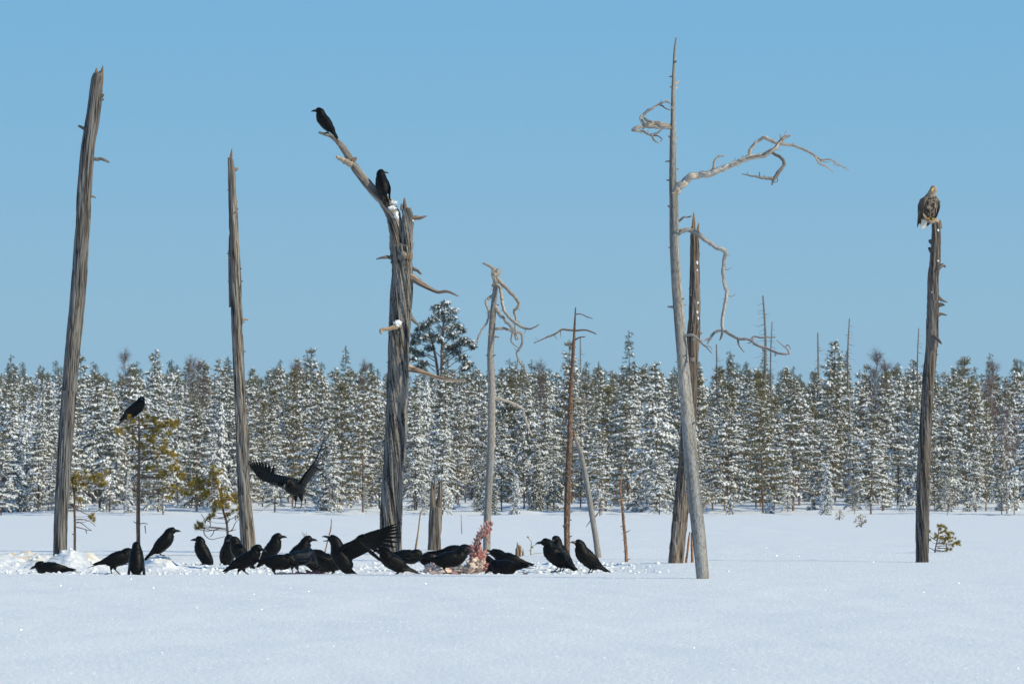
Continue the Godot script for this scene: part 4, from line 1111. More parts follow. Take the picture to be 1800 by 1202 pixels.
func build_saplings() -> void:
	sapling("thin small pine with a flat tuft of needles beside the leaning trunk", 71.5, [[270, 1105, 2.1], [270, 800, 2], [265, 600, 1.9], [268, 480, 1.9], [248, 370, 1.5], [255, 250, 0.8]],
		[[[280, 630], [330, 650], [380, 680], [440, 700], [480, 700]], [[290, 755], [350, 752], [400, 762], [450, 780], [510, 832]], [[290, 785], [335, 790], [380, 820], [430, 860], [472, 885]], [[290, 845], [340, 855], [380, 866], [420, 880], [462, 885]], [[400, 875], [415, 920]], [[262, 605], [225, 590], [195, 572]], [[262, 650], [225, 645], [195, 655]], [[285, 600], [330, 595], [400, 610]], [[260, 480], [330, 520], [350, 600]], [[255, 930], [240, 925]], [[248, 400], [320, 350], [450, 330], [590, 350]]],
		[[215, 335], [245, 262], [262, 300], [305, 240], [300, 255], [290, 320], [270, 420], [290, 385], [350, 355], [385, 350], [370, 260], [410, 215], [450, 270], [465, 285], [520, 240], [505, 310], [490, 255], [590, 345], [570, 355], [600, 290], [630, 222], [560, 230], [615, 340], [430, 735], [470, 700], [490, 745], [335, 530]], [90.0, 800.0, 6.675], 0.055)
	sapling("tallest small pine with yellowed needles, a raven perched on its top", 73.0, [[232, 1200, 3.8], [232, 1040, 3.6], [232, 900, 3.4], [235, 750, 3], [237, 600, 2.5], [240, 400, 2], [238, 190, 1.2]],
		[[[232, 1025], [210, 1020], [192, 1008]], [[240, 1028], [270, 1022], [308, 1026]], [[285, 1040], [292, 1100]], [[240, 780], [200, 775], [165, 740]], [[240, 660], [330, 655], [400, 665], [450, 655], [540, 600]], [[242, 560], [300, 520], [380, 500], [430, 460]], [[240, 330], [320, 330], [420, 270], [530, 235]], [[240, 270], [180, 270], [80, 290]]],
		[[60, 150], [160, 185], [145, 190], [175, 188], [210, 230], [75, 290], [110, 290], [150, 280], [80, 310], [305, 190], [290, 200], [355, 210], [370, 240], [345, 225], [410, 250], [400, 265], [460, 240], [440, 255], [500, 265], [485, 235], [525, 260], [540, 232], [470, 315], [330, 300], [350, 290], [375, 300], [320, 370], [350, 365], [335, 385], [295, 340], [300, 380], [190, 360], [265, 440], [275, 480], [255, 410], [420, 440], [425, 465], [405, 455], [380, 510], [350, 440], [490, 465], [520, 490], [505, 495], [460, 465], [435, 385], [310, 590], [325, 580], [300, 600], [375, 580], [400, 630], [385, 640], [440, 640], [425, 650], [510, 560], [540, 600], [545, 640], [520, 590], [480, 600], [495, 610], [590, 655], [500, 740], [440, 770], [470, 740], [490, 780], [520, 745], [570, 770], [605, 790], [465, 820], [205, 590], [260, 225], [285, 270]], [190.0, 690.0, 4.45], 0.06)
	sapling("bushy yellowed small pine beside the slender broken trunk, a snow lump on a twig", 72.5, [[600, 1240, 2.4], [598, 1040, 2.2], [585, 900, 2.1], [565, 820, 2], [540, 740, 1.8], [520, 620, 1.5], [500, 500, 1.2], [450, 350, 0.8], [400, 200, 0.5]],
		[[[598, 1010], [640, 1000], [680, 990], [712, 980]], [[640, 1000], [670, 960], [700, 890], [755, 840]], [[590, 985], [480, 970], [400, 958], [290, 958], [230, 940]], [[480, 975], [400, 990], [330, 1000], [240, 985], [180, 940]], [[290, 960], [285, 1030], [330, 1090], [390, 1115], [470, 1095], [560, 1075]], [[420, 990], [405, 1040], [370, 1080]], [[595, 890], [625, 855], [610, 830]], [[545, 825], [480, 835], [400, 835]], [[365, 880], [300, 850], [250, 780]], [[365, 880], [370, 930], [340, 970]], [[210, 920], [190, 860]], [[560, 770], [640, 760], [700, 720], [760, 700]], [[700, 800], [702, 860]]],
		[[385, 170], [400, 240], [380, 230], [440, 240], [480, 240], [430, 300], [410, 280], [460, 350], [460, 390], [370, 390], [340, 350], [355, 370], [280, 340], [230, 340], [255, 350], [180, 340], [150, 370], [200, 370], [110, 410], [125, 420], [260, 380], [240, 430], [240, 460], [300, 450], [330, 510], [350, 500], [280, 520], [310, 550], [270, 530], [520, 480], [530, 540], [505, 520], [480, 620], [520, 660], [500, 640], [515, 690], [415, 650], [405, 630], [430, 660], [410, 730], [425, 740], [365, 810], [365, 870], [590, 700], [600, 790], [610, 570], [590, 570], [680, 530], [730, 510], [690, 600], [720, 550], [760, 710], [740, 780], [755, 770], [690, 750], [820, 650], [230, 920], [200, 950], [215, 955], [265, 960], [245, 940], [280, 915], [50, 510], [110, 510], [15, 290], [420, 790], [550, 600]], [320.0, 800.0, 7.514], 0.058)
	sapling("sparse yellow-green little pine sprouting beside the eagle's trunk", 77.0, [[1315, 575, 1.2], [1330, 490, 1], [1350, 400, 0.8], [1355, 310, 0.5]],
		[[[1315, 570], [1280, 545], [1245, 530]], [[1320, 560], [1370, 562], [1430, 577]], [[1330, 485], [1400, 480], [1470, 490], [1540, 490]], [[1335, 450], [1290, 430], [1250, 395]], [[1340, 430], [1390, 400], [1430, 390]], [[1440, 490], [1445, 550]], [[1340, 530], [1430, 540]]],
		[[1390, 290], [1385, 310], [1355, 285], [1415, 350], [1425, 345], [1460, 380], [1480, 370], [1470, 375], [1510, 405], [1440, 410], [1420, 440], [1435, 425], [1375, 435], [1400, 450], [1465, 420], [1320, 405], [1335, 400], [1255, 355], [1255, 440], [1480, 465], [1420, 480], [1530, 505], [1545, 480], [1580, 480], [1560, 485], [1490, 540], [1450, 560], [1375, 345]], [1440.0, 880.0, 6.43], 0.045)
	sapling("small brownish pine shoot out on the open snow before the forest", 135.0, [[482, 305, 1], [480, 250, 0.8], [465, 160, 0.5]], [[[482, 290], [440, 280], [425, 300]], [[480, 270], [530, 230]]],
		[[462, 155], [440, 180], [470, 185], [430, 215], [405, 243], [410, 220], [460, 215], [500, 210], [540, 210], [520, 235], [505, 250], [450, 250], [460, 280], [435, 295], [485, 180], [510, 185], [530, 245], [480, 265]], [1440.0, 880.0, 6.43], 0.09)
	sapling("tiny frosted pine shoot furthest out before the forest", 172.0, [[232, 212, 1], [238, 160, 0.8], [240, 110, 0.5]], [[[232, 200], [205, 205]]],
		[[240, 110], [225, 130], [255, 130], [215, 155], [235, 150], [260, 160], [275, 175], [210, 175], [245, 185], [265, 195], [200, 205], [225, 200]], [1440.0, 880.0, 6.43], 0.10)


# ------------------------------------------------------------------ birds
# a closed skin round stations [centre, half width, half height, colour]; side is across at the first one
func loft(mb: MB, st: Array, seg: int, sub: int, side: Vector3, ruffle := 0.0, sd := 0.0) -> void:
	var q := []
	for k in st.size() - 1:
		var a = st[maxi(k - 1, 0)]
		var b = st[k]
		var c = st[k + 1]
		var d = st[mini(k + 2, st.size() - 1)]
		for j in sub:
			var t := float(j) / sub
			q.append([b[0].cubic_interpolate(c[0], a[0], d[0], t), maxf(cubic_interpolate(b[1], c[1], a[1], d[1], t), 0.001), maxf(cubic_interpolate(b[2], c[2], a[2], d[2], t), 0.001), b[3].lerp(c[3], t)])
	q.append(st[st.size() - 1])
	var first := mb.v.size()
	var s := side
	var m := q.size()
	for k in m:
		var t: Vector3 = (q[mini(k + 1, m - 1)][0] - q[maxi(k - 1, 0)][0]).normalized()
		s = (s - t * s.dot(t)).normalized()
		var b := t.cross(s)
		for j in seg + 1:
			var th := TAU * float(j % seg) / seg
			var dir: Vector3 = s * cos(th) * q[k][1] + b * sin(th) * q[k][2]
			var p: Vector3 = q[k][0] + dir
			var g := n2.get_noise_3d(p.x * 420.0 + sd * 90.0, p.y * 420.0, p.z * 420.0) * ruffle
			mb.vert(p + dir * g, Vector2(float(j) / seg, float(k) / m), q[k][3])
	for k in m - 1:
		for j in seg:
			var a := first + k * (seg + 1) + j
			mb.quad(a, a + 1, a + seg + 1, a + seg + 2)
	var e := mb.vert(q[m - 1][0] + (q[m - 1][0] - q[m - 2][0]).normalized() * q[m - 1][1] * 0.5, Vector2.ZERO, q[m - 1][3])
	var f := mb.vert(q[0][0] - (q[1][0] - q[0][0]).normalized() * q[0][1] * 0.4, Vector2.ZERO, q[0][3])
	for j in seg:
		mb.tri(first + (m - 1) * (seg + 1) + j, e, first + (m - 1) * (seg + 1) + j + 1)
		mb.tri(first + j + 1, f, first + j)


func polar(deg: float) -> Vector3:
	return Vector3(cos(deg_to_rad(deg)), sin(deg_to_rad(deg)), 0)


const BLACK := Color(0.0052, 0.005, 0.006)
var raven_no := 0

# the bird faces +x; p body pitch, na/nl neck direction and length, hp/hy where the beak points, ta how far the tail hangs
func raven(label: String, px: float, d: float, o: Dictionary) -> Node3D:
	raven_no += 1
	var at := spot(px, d)
	if o.has("py"): at.y = sy(o.py, d)
	at.y += o.get("lift", 0.0)
	var n := thing("raven", at, label, "bird", "ravens gathered at the carcass")
	n.rotation.y = deg_to_rad(o.yaw)
	var sc: float = o.get("sc", 1.06)
	n.scale = Vector3(sc, sc, sc)
	var p: float = o.p
	var a := polar(p)
	var up := Vector3(-a.y, a.x, 0)
	var hh: float = o.get("hh", 0.145)
	var fat: float = o.get("fat", 1.0) * 1.10
	var c := Vector3(0.0, hh + 0.075, 0)
	var rump := c - a * 0.125
	var breast := c + a * 0.11
	var neck := breast + a * 0.055 + Vector3(0, 0.018, 0) + up * 0.012
	var hy := deg_to_rad(o.get("hy", 0.0))
	var nd := polar(o.na).rotated(Vector3.UP, hy * 0.35)
	var head: Vector3 = neck + nd * (o.get("nl", 0.10) * 0.78)
	var hd := polar(o.hp).rotated(Vector3.UP, hy)
	var ta: float = o.get("ta", p * 0.5)
	var td := Vector3(-cos(deg_to_rad(ta)), -sin(deg_to_rad(ta)), 0)
	var k: Color = o.get("tone", BLACK)
	var body := MB.new()
	loft(body, [[rump + td * 0.075, 0.022, 0.012, k], [rump + td * 0.03, 0.042, 0.030, k], [rump, 0.062 * fat, 0.054 * fat, k], [c - a * 0.055, 0.088 * fat, 0.083 * fat, k], [c + a * 0.035, 0.094 * fat, 0.093 * fat, k], [breast, 0.090 * fat, 0.092 * fat, k], [neck, 0.080, 0.084, k],
		[neck.lerp(head, 0.55) - hd * 0.012, 0.066, 0.072, k], [head, 0.055, 0.057, k], [head + hd * 0.028, 0.045, 0.046, k], [head + hd * 0.054, 0.023, 0.025, k]], 18, 4, Vector3(0, 0, 1), 0.10, raven_no)
	if o.get("legs", true):
		var shank := Color(0.016, 0.016, 0.017)
		for s in [-1.0, 1.0]:
			var stride: float = o.get("stride", 0.0) * s
			var hip := c - a * 0.035 + Vector3(0, -0.03, 0.045 * s)
			var foot := Vector3(stride + o.get("fx", 0.0), o.get("fy", 0.006), 0.05 * s)
			var heel := Vector3(lerpf(hip.x, foot.x, 0.55) - 0.025, lerpf(foot.y, hip.y, 0.42), 0.05 * s)
			loft(body, [[hip, 0.045, 0.050, k], [hip.lerp(heel, 0.55), 0.028, 0.032, k], [heel, 0.011, 0.013, k]], 10, 3, Vector3(0, 0, 1), 0.2, s)
			loft(body, [[heel + Vector3(0, 0.02, 0), 0.009, 0.010, shank], [heel, 0.0075, 0.008, shank], [foot + Vector3(0, 0.012, 0), 0.0065, 0.007, shank]], 7, 2, Vector3(0, 0, 1))
			for t in [-28.0, 0.0, 28.0, 180.0]:
				var td2 := Vector3(cos(deg_to_rad(t)), 0, sin(deg_to_rad(t)))
				loft(body, [[foot + Vector3(0, 0.012, 0), 0.007, 0.007, shank], [foot + td2 * 0.03 + Vector3(0, 0.010, 0), 0.006, 0.006, shank], [foot + td2 * 0.055 + Vector3(0, 0.001, 0), 0.002, 0.003, shank]], 6, 2, Vector3(-td2.z, 0, td2.x))
	part("body", body.mesh(M.plume), n)
	# beak: two mandibles, the upper one hooked
	var beak := MB.new()
	var horn := Color(0.022, 0.022, 0.024)
	var gape: float = deg_to_rad(o.get("open", 0.0))
	var across := hd.cross(Vector3.UP).normalized()
	var hu := hd.rotated(across, gape * 0.45)
	var hl := hd.rotated(across, -gape * 0.55)
	var hn := across.cross(hu).normalized()
	loft(beak, [[head + hd * 0.034 + hn * 0.005, 0.019, 0.019, horn], [head + hu * 0.068 + hn * 0.007, 0.015, 0.016, horn], [head + hu * 0.097 + hn * 0.005, 0.011, 0.013, horn], [head + hu * 0.119 - hn * 0.002, 0.007, 0.008, horn], [head + hu * 0.134 - hn * 0.011, 0.002, 0.003, horn]], 10, 3, across)
	loft(beak, [[head + hd * 0.034 - hn * 0.010, 0.016, 0.011, horn], [head + hl * 0.070 - hn * 0.010, 0.012, 0.008, horn], [head + hl * 0.102 - hn * 0.008, 0.007, 0.005, horn], [head + hl * 0.118 - hn * 0.008, 0.002, 0.002, horn]], 8, 3, across)
	part("beak", beak.mesh(M.horn), n)
	for s in [-1.0, 1.0]:
		var em := MB.new()
		lumpy(em, head + hd * 0.018 + across * 0.044 * s + hn * 0.014, Vector3(0.007, 0.007, 0.007), 1.0, 0.0, [Color(0.02, 0.014, 0.01), Color(0.02, 0.014, 0.01)], 6, 8)
		part("eye", em.mesh(M.horn), n)
	# tail: a wedge of long feathers
	var tm := MB.new()
	var fan: float = o.get("fan", 1.0)
	for j in 9:
		var s := (j - 4) / 4.0
		feather(tm, rump + td * 0.03 + Vector3(0, -0.002 * absf(s), 0.018 * s), td + Vector3(0, 0, 0.14 * s * fan), Vector3(-td.y, td.x, 0) * -1.0 + Vector3(0, 0, 0.25 * s), 0.245 - 0.05 * absf(s), 0.042, k, 0.0, 0.8)
	part("tail", tm.mesh(M.plume), n)
	for s in [-1.0, 1.0]:
		if (o.has("left_wing") and s < 0.0) or (o.has("right_wing") and s > 0.0): continue
		var z := Vector3(0, 0, s)
		var drop: float = o.get("drop", 0.0)
		var fl := 1.0 + float(o.get("flare", 0.0))
		var wm := MB.new()
		var tipd := (td * 0.8 - a * 0.35).normalized()
		loft(wm, [[breast + a * 0.035 + up * 0.012 + z * 0.052, 0.014, 0.022, k], [breast - a * 0.01 + up * (0.012 - drop) + z * 0.078, 0.020, 0.050, k], [c - a * 0.03 + up * (0.014 - drop) + z * 0.087, 0.019, 0.062, k], [rump + up * (0.020 - drop) + z * 0.060 * fl, 0.015, 0.045, k], [rump + tipd * 0.09 + up * (0.016 - drop) + z * 0.034 * fl * fl, 0.009, 0.022, k], [rump + tipd * 0.16 + up * (0.010 - drop) + z * 0.022 * fl * fl, 0.004, 0.008, k]], 12, 4, Vector3(0, 0, 1), 0.12, raven_no + s)
		for j in 7:
			var f := j / 6.0
			var from := (c - a * 0.02).lerp(rump, f * 0.9) + up * lerpf(-0.030, 0.028, f) - up * drop + z * lerpf(0.094, 0.066 * fl, f)
			feather(wm, from, tipd + z * (-0.16 * (2.0 - fl)) + up * lerpf(0.05, -0.06, f), z * 0.9 + up * 0.45, lerpf(0.13, 0.215, f), 0.040, k, 0.0, 0.7)
		for j in 9:      # coverts
			var f := (j % 5) / 4.0
			var row := j / 5
			var from := breast.lerp(c - a * 0.05, 0.15 + 0.3 * row + 0.25 * f) + up * lerpf(-0.035, 0.045, f) - up * drop + z * lerpf(0.099, 0.092, f)
			feather(wm, from, -a + z * -0.05 + up * -0.08, z + up * 0.3, 0.075, 0.032, k, 0.0, 1.0)
		part("wing", wm.mesh(M.plume), n)
	for f in o.get("crest", []):
		var fm := MB.new()
		feather(fm, head + Vector3(-0.02, 0.03, 0), f, Vector3(0, 0, 1), f.length(), 0.006, Color(0.02, 0.018, 0.016), 0.1, 0.2)
		part("crest_feather", fm.mesh(M.plume), n)
	return n


# an open wing in the world's own axes: shoulder, wrist, end of the hand; the way the flight feathers trail; the side that faces out
func open_wing(n: Node3D, sh: Vector3, wr: Vector3, ha: Vector3, back: Vector3, tip: Vector3, nrm: Vector3, long: float, wide: float) -> void:
	var mb := MB.new()
	var k := BLACK
	var mid := sh.lerp(wr, 0.5) + back.normalized() * -0.015
	loft(mb, [[sh, 0.030, 0.030, k], [mid, 0.026, 0.024, k], [wr, 0.020, 0.016, k], [ha, 0.008, 0.006, k]], 10, 4, nrm.cross(wr - sh).normalized(), 0.15, long)
	var count := 10
	for j in count:          # primaries, fanned
		var f := j / float(count - 1)
		var dir := back.normalized().lerp(tip.normalized(), pow(f, 0.75)).normalized()
		feather(mb, wr.lerp(ha, f), dir, nrm, long * (0.80 + 0.24 * sin(PI * (0.25 + 0.6 * f))), 0.048 - 0.016 * f, k, 0.06, 0.45)
		feather(mb, wr.lerp(ha, f) + nrm * 0.006, dir, nrm, long * 0.42, 0.05, k, 0.0, 0.9)
	for j in 11:             # secondaries and their coverts
		var f := j / 10.0
		var dir := back.normalized().lerp((back.normalized() + (sh - wr).normalized() * 0.35).normalized(), f).normalized()
		feather(mb, wr.lerp(sh, f), dir, nrm, wide * (1.0 - 0.12 * f), 0.062, k, 0.04, 1.0)
		feather(mb, wr.lerp(sh, f) + nrm * 0.007, dir, nrm, wide * 0.55, 0.058, k, 0.0, 1.0)
		feather(mb, wr.lerp(sh, f) - nrm * 0.007, dir, nrm, wide * 0.5, 0.058, k, 0.0, 1.0)
	var w := part("open_wing", mb.mesh(M.plume), n)
	w.rotation.y = -n.rotation.y


func build_ravens() -> void:
	# perched
	raven("raven perched at the very tip of the bent limb", 573, 75.0, {"yaw": 172, "py": 235.5, "p": 52, "na": 62, "nl": 0.09, "hp": -3, "ta": 58, "hh": 0.10, "fx": -0.01, "sc": 1.1})
	raven("raven perched low on the bent limb, seen from behind, beak turned aside", 673, 75.0, {"yaw": 118, "py": 345, "p": 58, "na": 75, "nl": 0.09, "hp": -2, "hy": -95, "ta": 72, "hh": 0.09, "flare": 0.3, "sc": 1.13})
	raven("raven perched on top of the tallest small pine", 234, 73.0, {"yaw": -22, "py": 740, "p": 36, "na": 58, "nl": 0.075, "hp": 2, "hy": -60, "ta": 40, "hh": 0.10, "sc": 1.08})
	# in the air, coming in to land with lifted wings
	var fl := raven("raven flying in to land with wings raised and legs dangling", 520, 62.0, {"yaw": -124, "py": 886, "p": 16, "na": 14, "nl": 0.08, "hp": -48, "ta": 14, "hh": 0.13, "fy": -0.06, "fx": -0.04, "left_wing": true, "right_wing": true, "fan": 1.6, "sc": 1.12})
	open_wing(fl, Vector3(-0.05, 0.245, 0.03), Vector3(-0.33, 0.29, 0.16), Vector3(-0.46, 0.33, 0.16), Vector3(0.05, 0.55, -0.75), Vector3(-0.62, 0.70, -0.30), Vector3(0.1, 0.9, 0.35), 0.37, 0.21)
	open_wing(fl, Vector3(0.05, 0.26, 0.0), Vector3(0.20, 0.49, 0.12), Vector3(0.28, 0.61, 0.12), Vector3(0.42, -0.10, -0.75), Vector3(0.34, 0.85, -0.2), Vector3(-0.75, 0.45, 0.2), 0.36, 0.20)
	# on the snow, from the west end to the east
	raven("raven crouched low in a hollow, only back and head showing, apart from the flock", 92, 60.2, {"yaw": 180, "p": 2, "na": 25, "nl": 0.05, "hp": -22, "ta": 8, "hh": 0.035, "legs": false})
	raven("raven with its tail out, head hidden by the back-turned raven", 203, 59.0, {"yaw": 8, "p": 16, "na": -10, "nl": 0.08, "hp": -45, "ta": 16, "stride": 0.05})
	raven("raven standing with its back turned, wings hanging, below the small pine", 239, 58.0, {"yaw": 95, "p": 66, "na": 82, "nl": 0.09, "hp": 0, "ta": 76, "hh": 0.085, "drop": 0.025, "flare": 0.7, "fat": 0.98, "fan": 0.4})
	raven("raven standing on the snow heap behind the back-turned raven", 283, 63.4, {"yaw": 2, "p": 46, "na": 52, "nl": 0.10, "hp": -2, "ta": 40, "hh": 0.09})
	raven("lone upright raven on the trampled snow east of the heap", 359, 66.0, {"yaw": 165, "p": 62, "na": 74, "nl": 0.09, "hp": -3, "ta": 78, "hh": 0.06, "sc": 1.1})
	raven("upright raven with its head bowed in front of the bushy small pine", 399, 65.5, {"yaw": -62, "p": 66, "na": 80, "nl": 0.10, "hp": -32, "ta": 60, "hh": 0.09, "sc": 1.1})
	raven("raven at the foot of the slender trunk, beak towards the bowed raven", 423, 63.0, {"yaw": -142, "p": 50, "na": 70, "nl": 0.08, "hp": -5, "hy": -25, "ta": 40, "sc": 1.05})
	raven("raven striding with lowered tail in front of the slender trunk", 429, 57.6, {"yaw": -8, "p": 26, "na": 56, "nl": 0.10, "hp": -15, "hy": -20, "ta": 34, "stride": 0.10})
	raven("raven standing upright in profile just past the slender trunk", 474, 64.0, {"yaw": -14, "p": 54, "na": 62, "nl": 0.095, "hp": -2, "ta": 52, "sc": 1.1})
	raven("raven bending over the meat scraps, tail over its neighbour", 486, 57.0, {"yaw": -4, "p": 2, "na": -35, "nl": 0.09, "hp": -60, "ta": -4, "hh": 0.12})
	raven("raven with loose whisker-like feathers sticking up from its nape", 521, 63.0, {"yaw": -3, "p": 40, "na": 58, "nl": 0.11, "hp": -6, "ta": 36, "sc": 1.1, "crest": [Vector3(-0.09, 0.055, 0), Vector3(-0.075, 0.09, 0.02), Vector3(-0.06, 0.02, -0.02), Vector3(-0.01, 0.08, 0.01)]})
	raven("raven with blue-glossed back pulling at the red meat", 522, 57.6, {"yaw": 28, "p": 8, "na": -40, "nl": 0.10, "hp": -50, "ta": 4, "hh": 0.155, "stride": 0.03, "tone": Color(0.004, 0.0095, 0.018)})
	raven("dark hunched raven behind the red meat, its head hidden", 560, 59.0, {"yaw": 38, "p": -4, "na": -50, "nl": 0.08, "hp": -60, "ta": -12, "hh": 0.05, "legs": false})
	var beg := raven("raven with open beak and one half-raised wing beside the wing-spreading raven", 582, 58.4, {"yaw": 178, "p": 22, "na": 30, "nl": 0.10, "hp": 2, "ta": 25, "hh": 0.10, "open": 18, "left_wing": true})
	open_wing(beg, Vector3(-0.02, 0.20, 0.07), Vector3(-0.17, 0.28, 0.10), Vector3(-0.24, 0.325, 0.10), Vector3(0.35, -0.25, -0.5), Vector3(-0.75, 0.62, 0.0), Vector3(0.5, 0.6, 0.4), 0.12, 0.14)
	var big := raven("raven spreading its wings wide with open beak stretched out", 604, 56.7, {"yaw": 176, "p": 58, "na": 62, "nl": 0.15, "hp": 6, "ta": 22, "hh": 0.12, "open": 24, "fan": 1.5, "left_wing": true, "right_wing": true, "sc": 1.16})
	open_wing(big, Vector3(-0.03, 0.34, 0.07), Vector3(0.17, 0.445, 0.16), Vector3(0.29, 0.51, 0.16), Vector3(0.66, -0.55, 0.05), Vector3(0.90, 0.36, 0.05), Vector3(-0.1, 0.0, 1.0), 0.42, 0.19)
	open_wing(big, Vector3(-0.05, 0.33, -0.07), Vector3(0.08, 0.42, -0.26), Vector3(0.14, 0.47, -0.36), Vector3(0.80, -0.35, -0.1), Vector3(0.80, 0.32, -0.5), Vector3(-0.3, 0.0, 0.9), 0.30, 0.18)
	raven("raven facing the wing-spreading raven, thin tail behind", 695, 56.6, {"yaw": 192, "p": 32, "na": 60, "nl": 0.09, "hp": -8, "ta": 16, "hh": 0.09})
	raven("raven bent forward in front of the thickest trunk's foot", 712, 61.2, {"yaw": -4, "p": -2, "na": -40, "nl": 0.09, "hp": -50, "ta": -8, "hh": 0.12, "stride": 0.06})
	raven("fluffed raven squeezed between the bent raven and the carcass feeders", 757, 60.6, {"yaw": 24, "p": 4, "na": -30, "nl": 0.08, "hp": -50, "ta": -6, "hh": 0.12, "fat": 1.1})
	raven("raven tugging at the backbone, rearmost of the carcass feeders", 795, 60.0, {"yaw": 3, "p": 3, "na": 4, "nl": 0.10, "hp": -10, "ta": -2, "hh": 0.20, "fat": 1.05, "sc": 1.12})
	raven("raven feeding with lowered body in front, closest to the carcass", 786, 58.2, {"yaw": 2, "p": 8, "na": 48, "nl": 0.10, "hp": -5, "ta": -2, "hh": 0.11, "sc": 1.14})
	raven("raven half hidden behind the carcass", 858, 60.8, {"yaw": 168, "p": 30, "na": -20, "nl": 0.08, "hp": -40, "ta": 20, "hh": 0.06, "legs": false, "sc": 0.95})
	raven("raven calling with open beak beside the carcass", 898, 59.6, {"yaw": 178, "p": 14, "na": 28, "nl": 0.11, "hp": 6, "ta": 12, "hh": 0.10, "open": 22, "legs": false})
	raven("raven crouched head down in the snow in front of the calling raven", 890, 58.3, {"yaw": 160, "p": -2, "na": -30, "nl": 0.07, "hp": -40, "ta": 2, "hh": 0.03, "legs": false, "fat": 1.05})
	raven("dark raven in profile, front one of the close-standing pair", 979, 59.6, {"yaw": 176, "p": 46, "na": 50, "nl": 0.095, "hp": -7, "ta": 30, "hh": 0.125, "fat": 1.1, "stride": 0.04, "sc": 1.1})
	raven("raven behind the profiled one of the close-standing pair, only its head clear", 990, 61.4, {"yaw": 196, "p": 54, "na": 78, "nl": 0.12, "hp": -14, "hy": 45, "ta": 34, "hh": 0.125, "sc": 1.1})
	raven("lone glossy raven looking up beside the leaning grey pole", 1036, 59.4, {"yaw": 200, "p": 42, "na": 66, "nl": 0.105, "hp": 8, "hy": 12, "ta": 24, "hh": 0.115, "sc": 1.12})


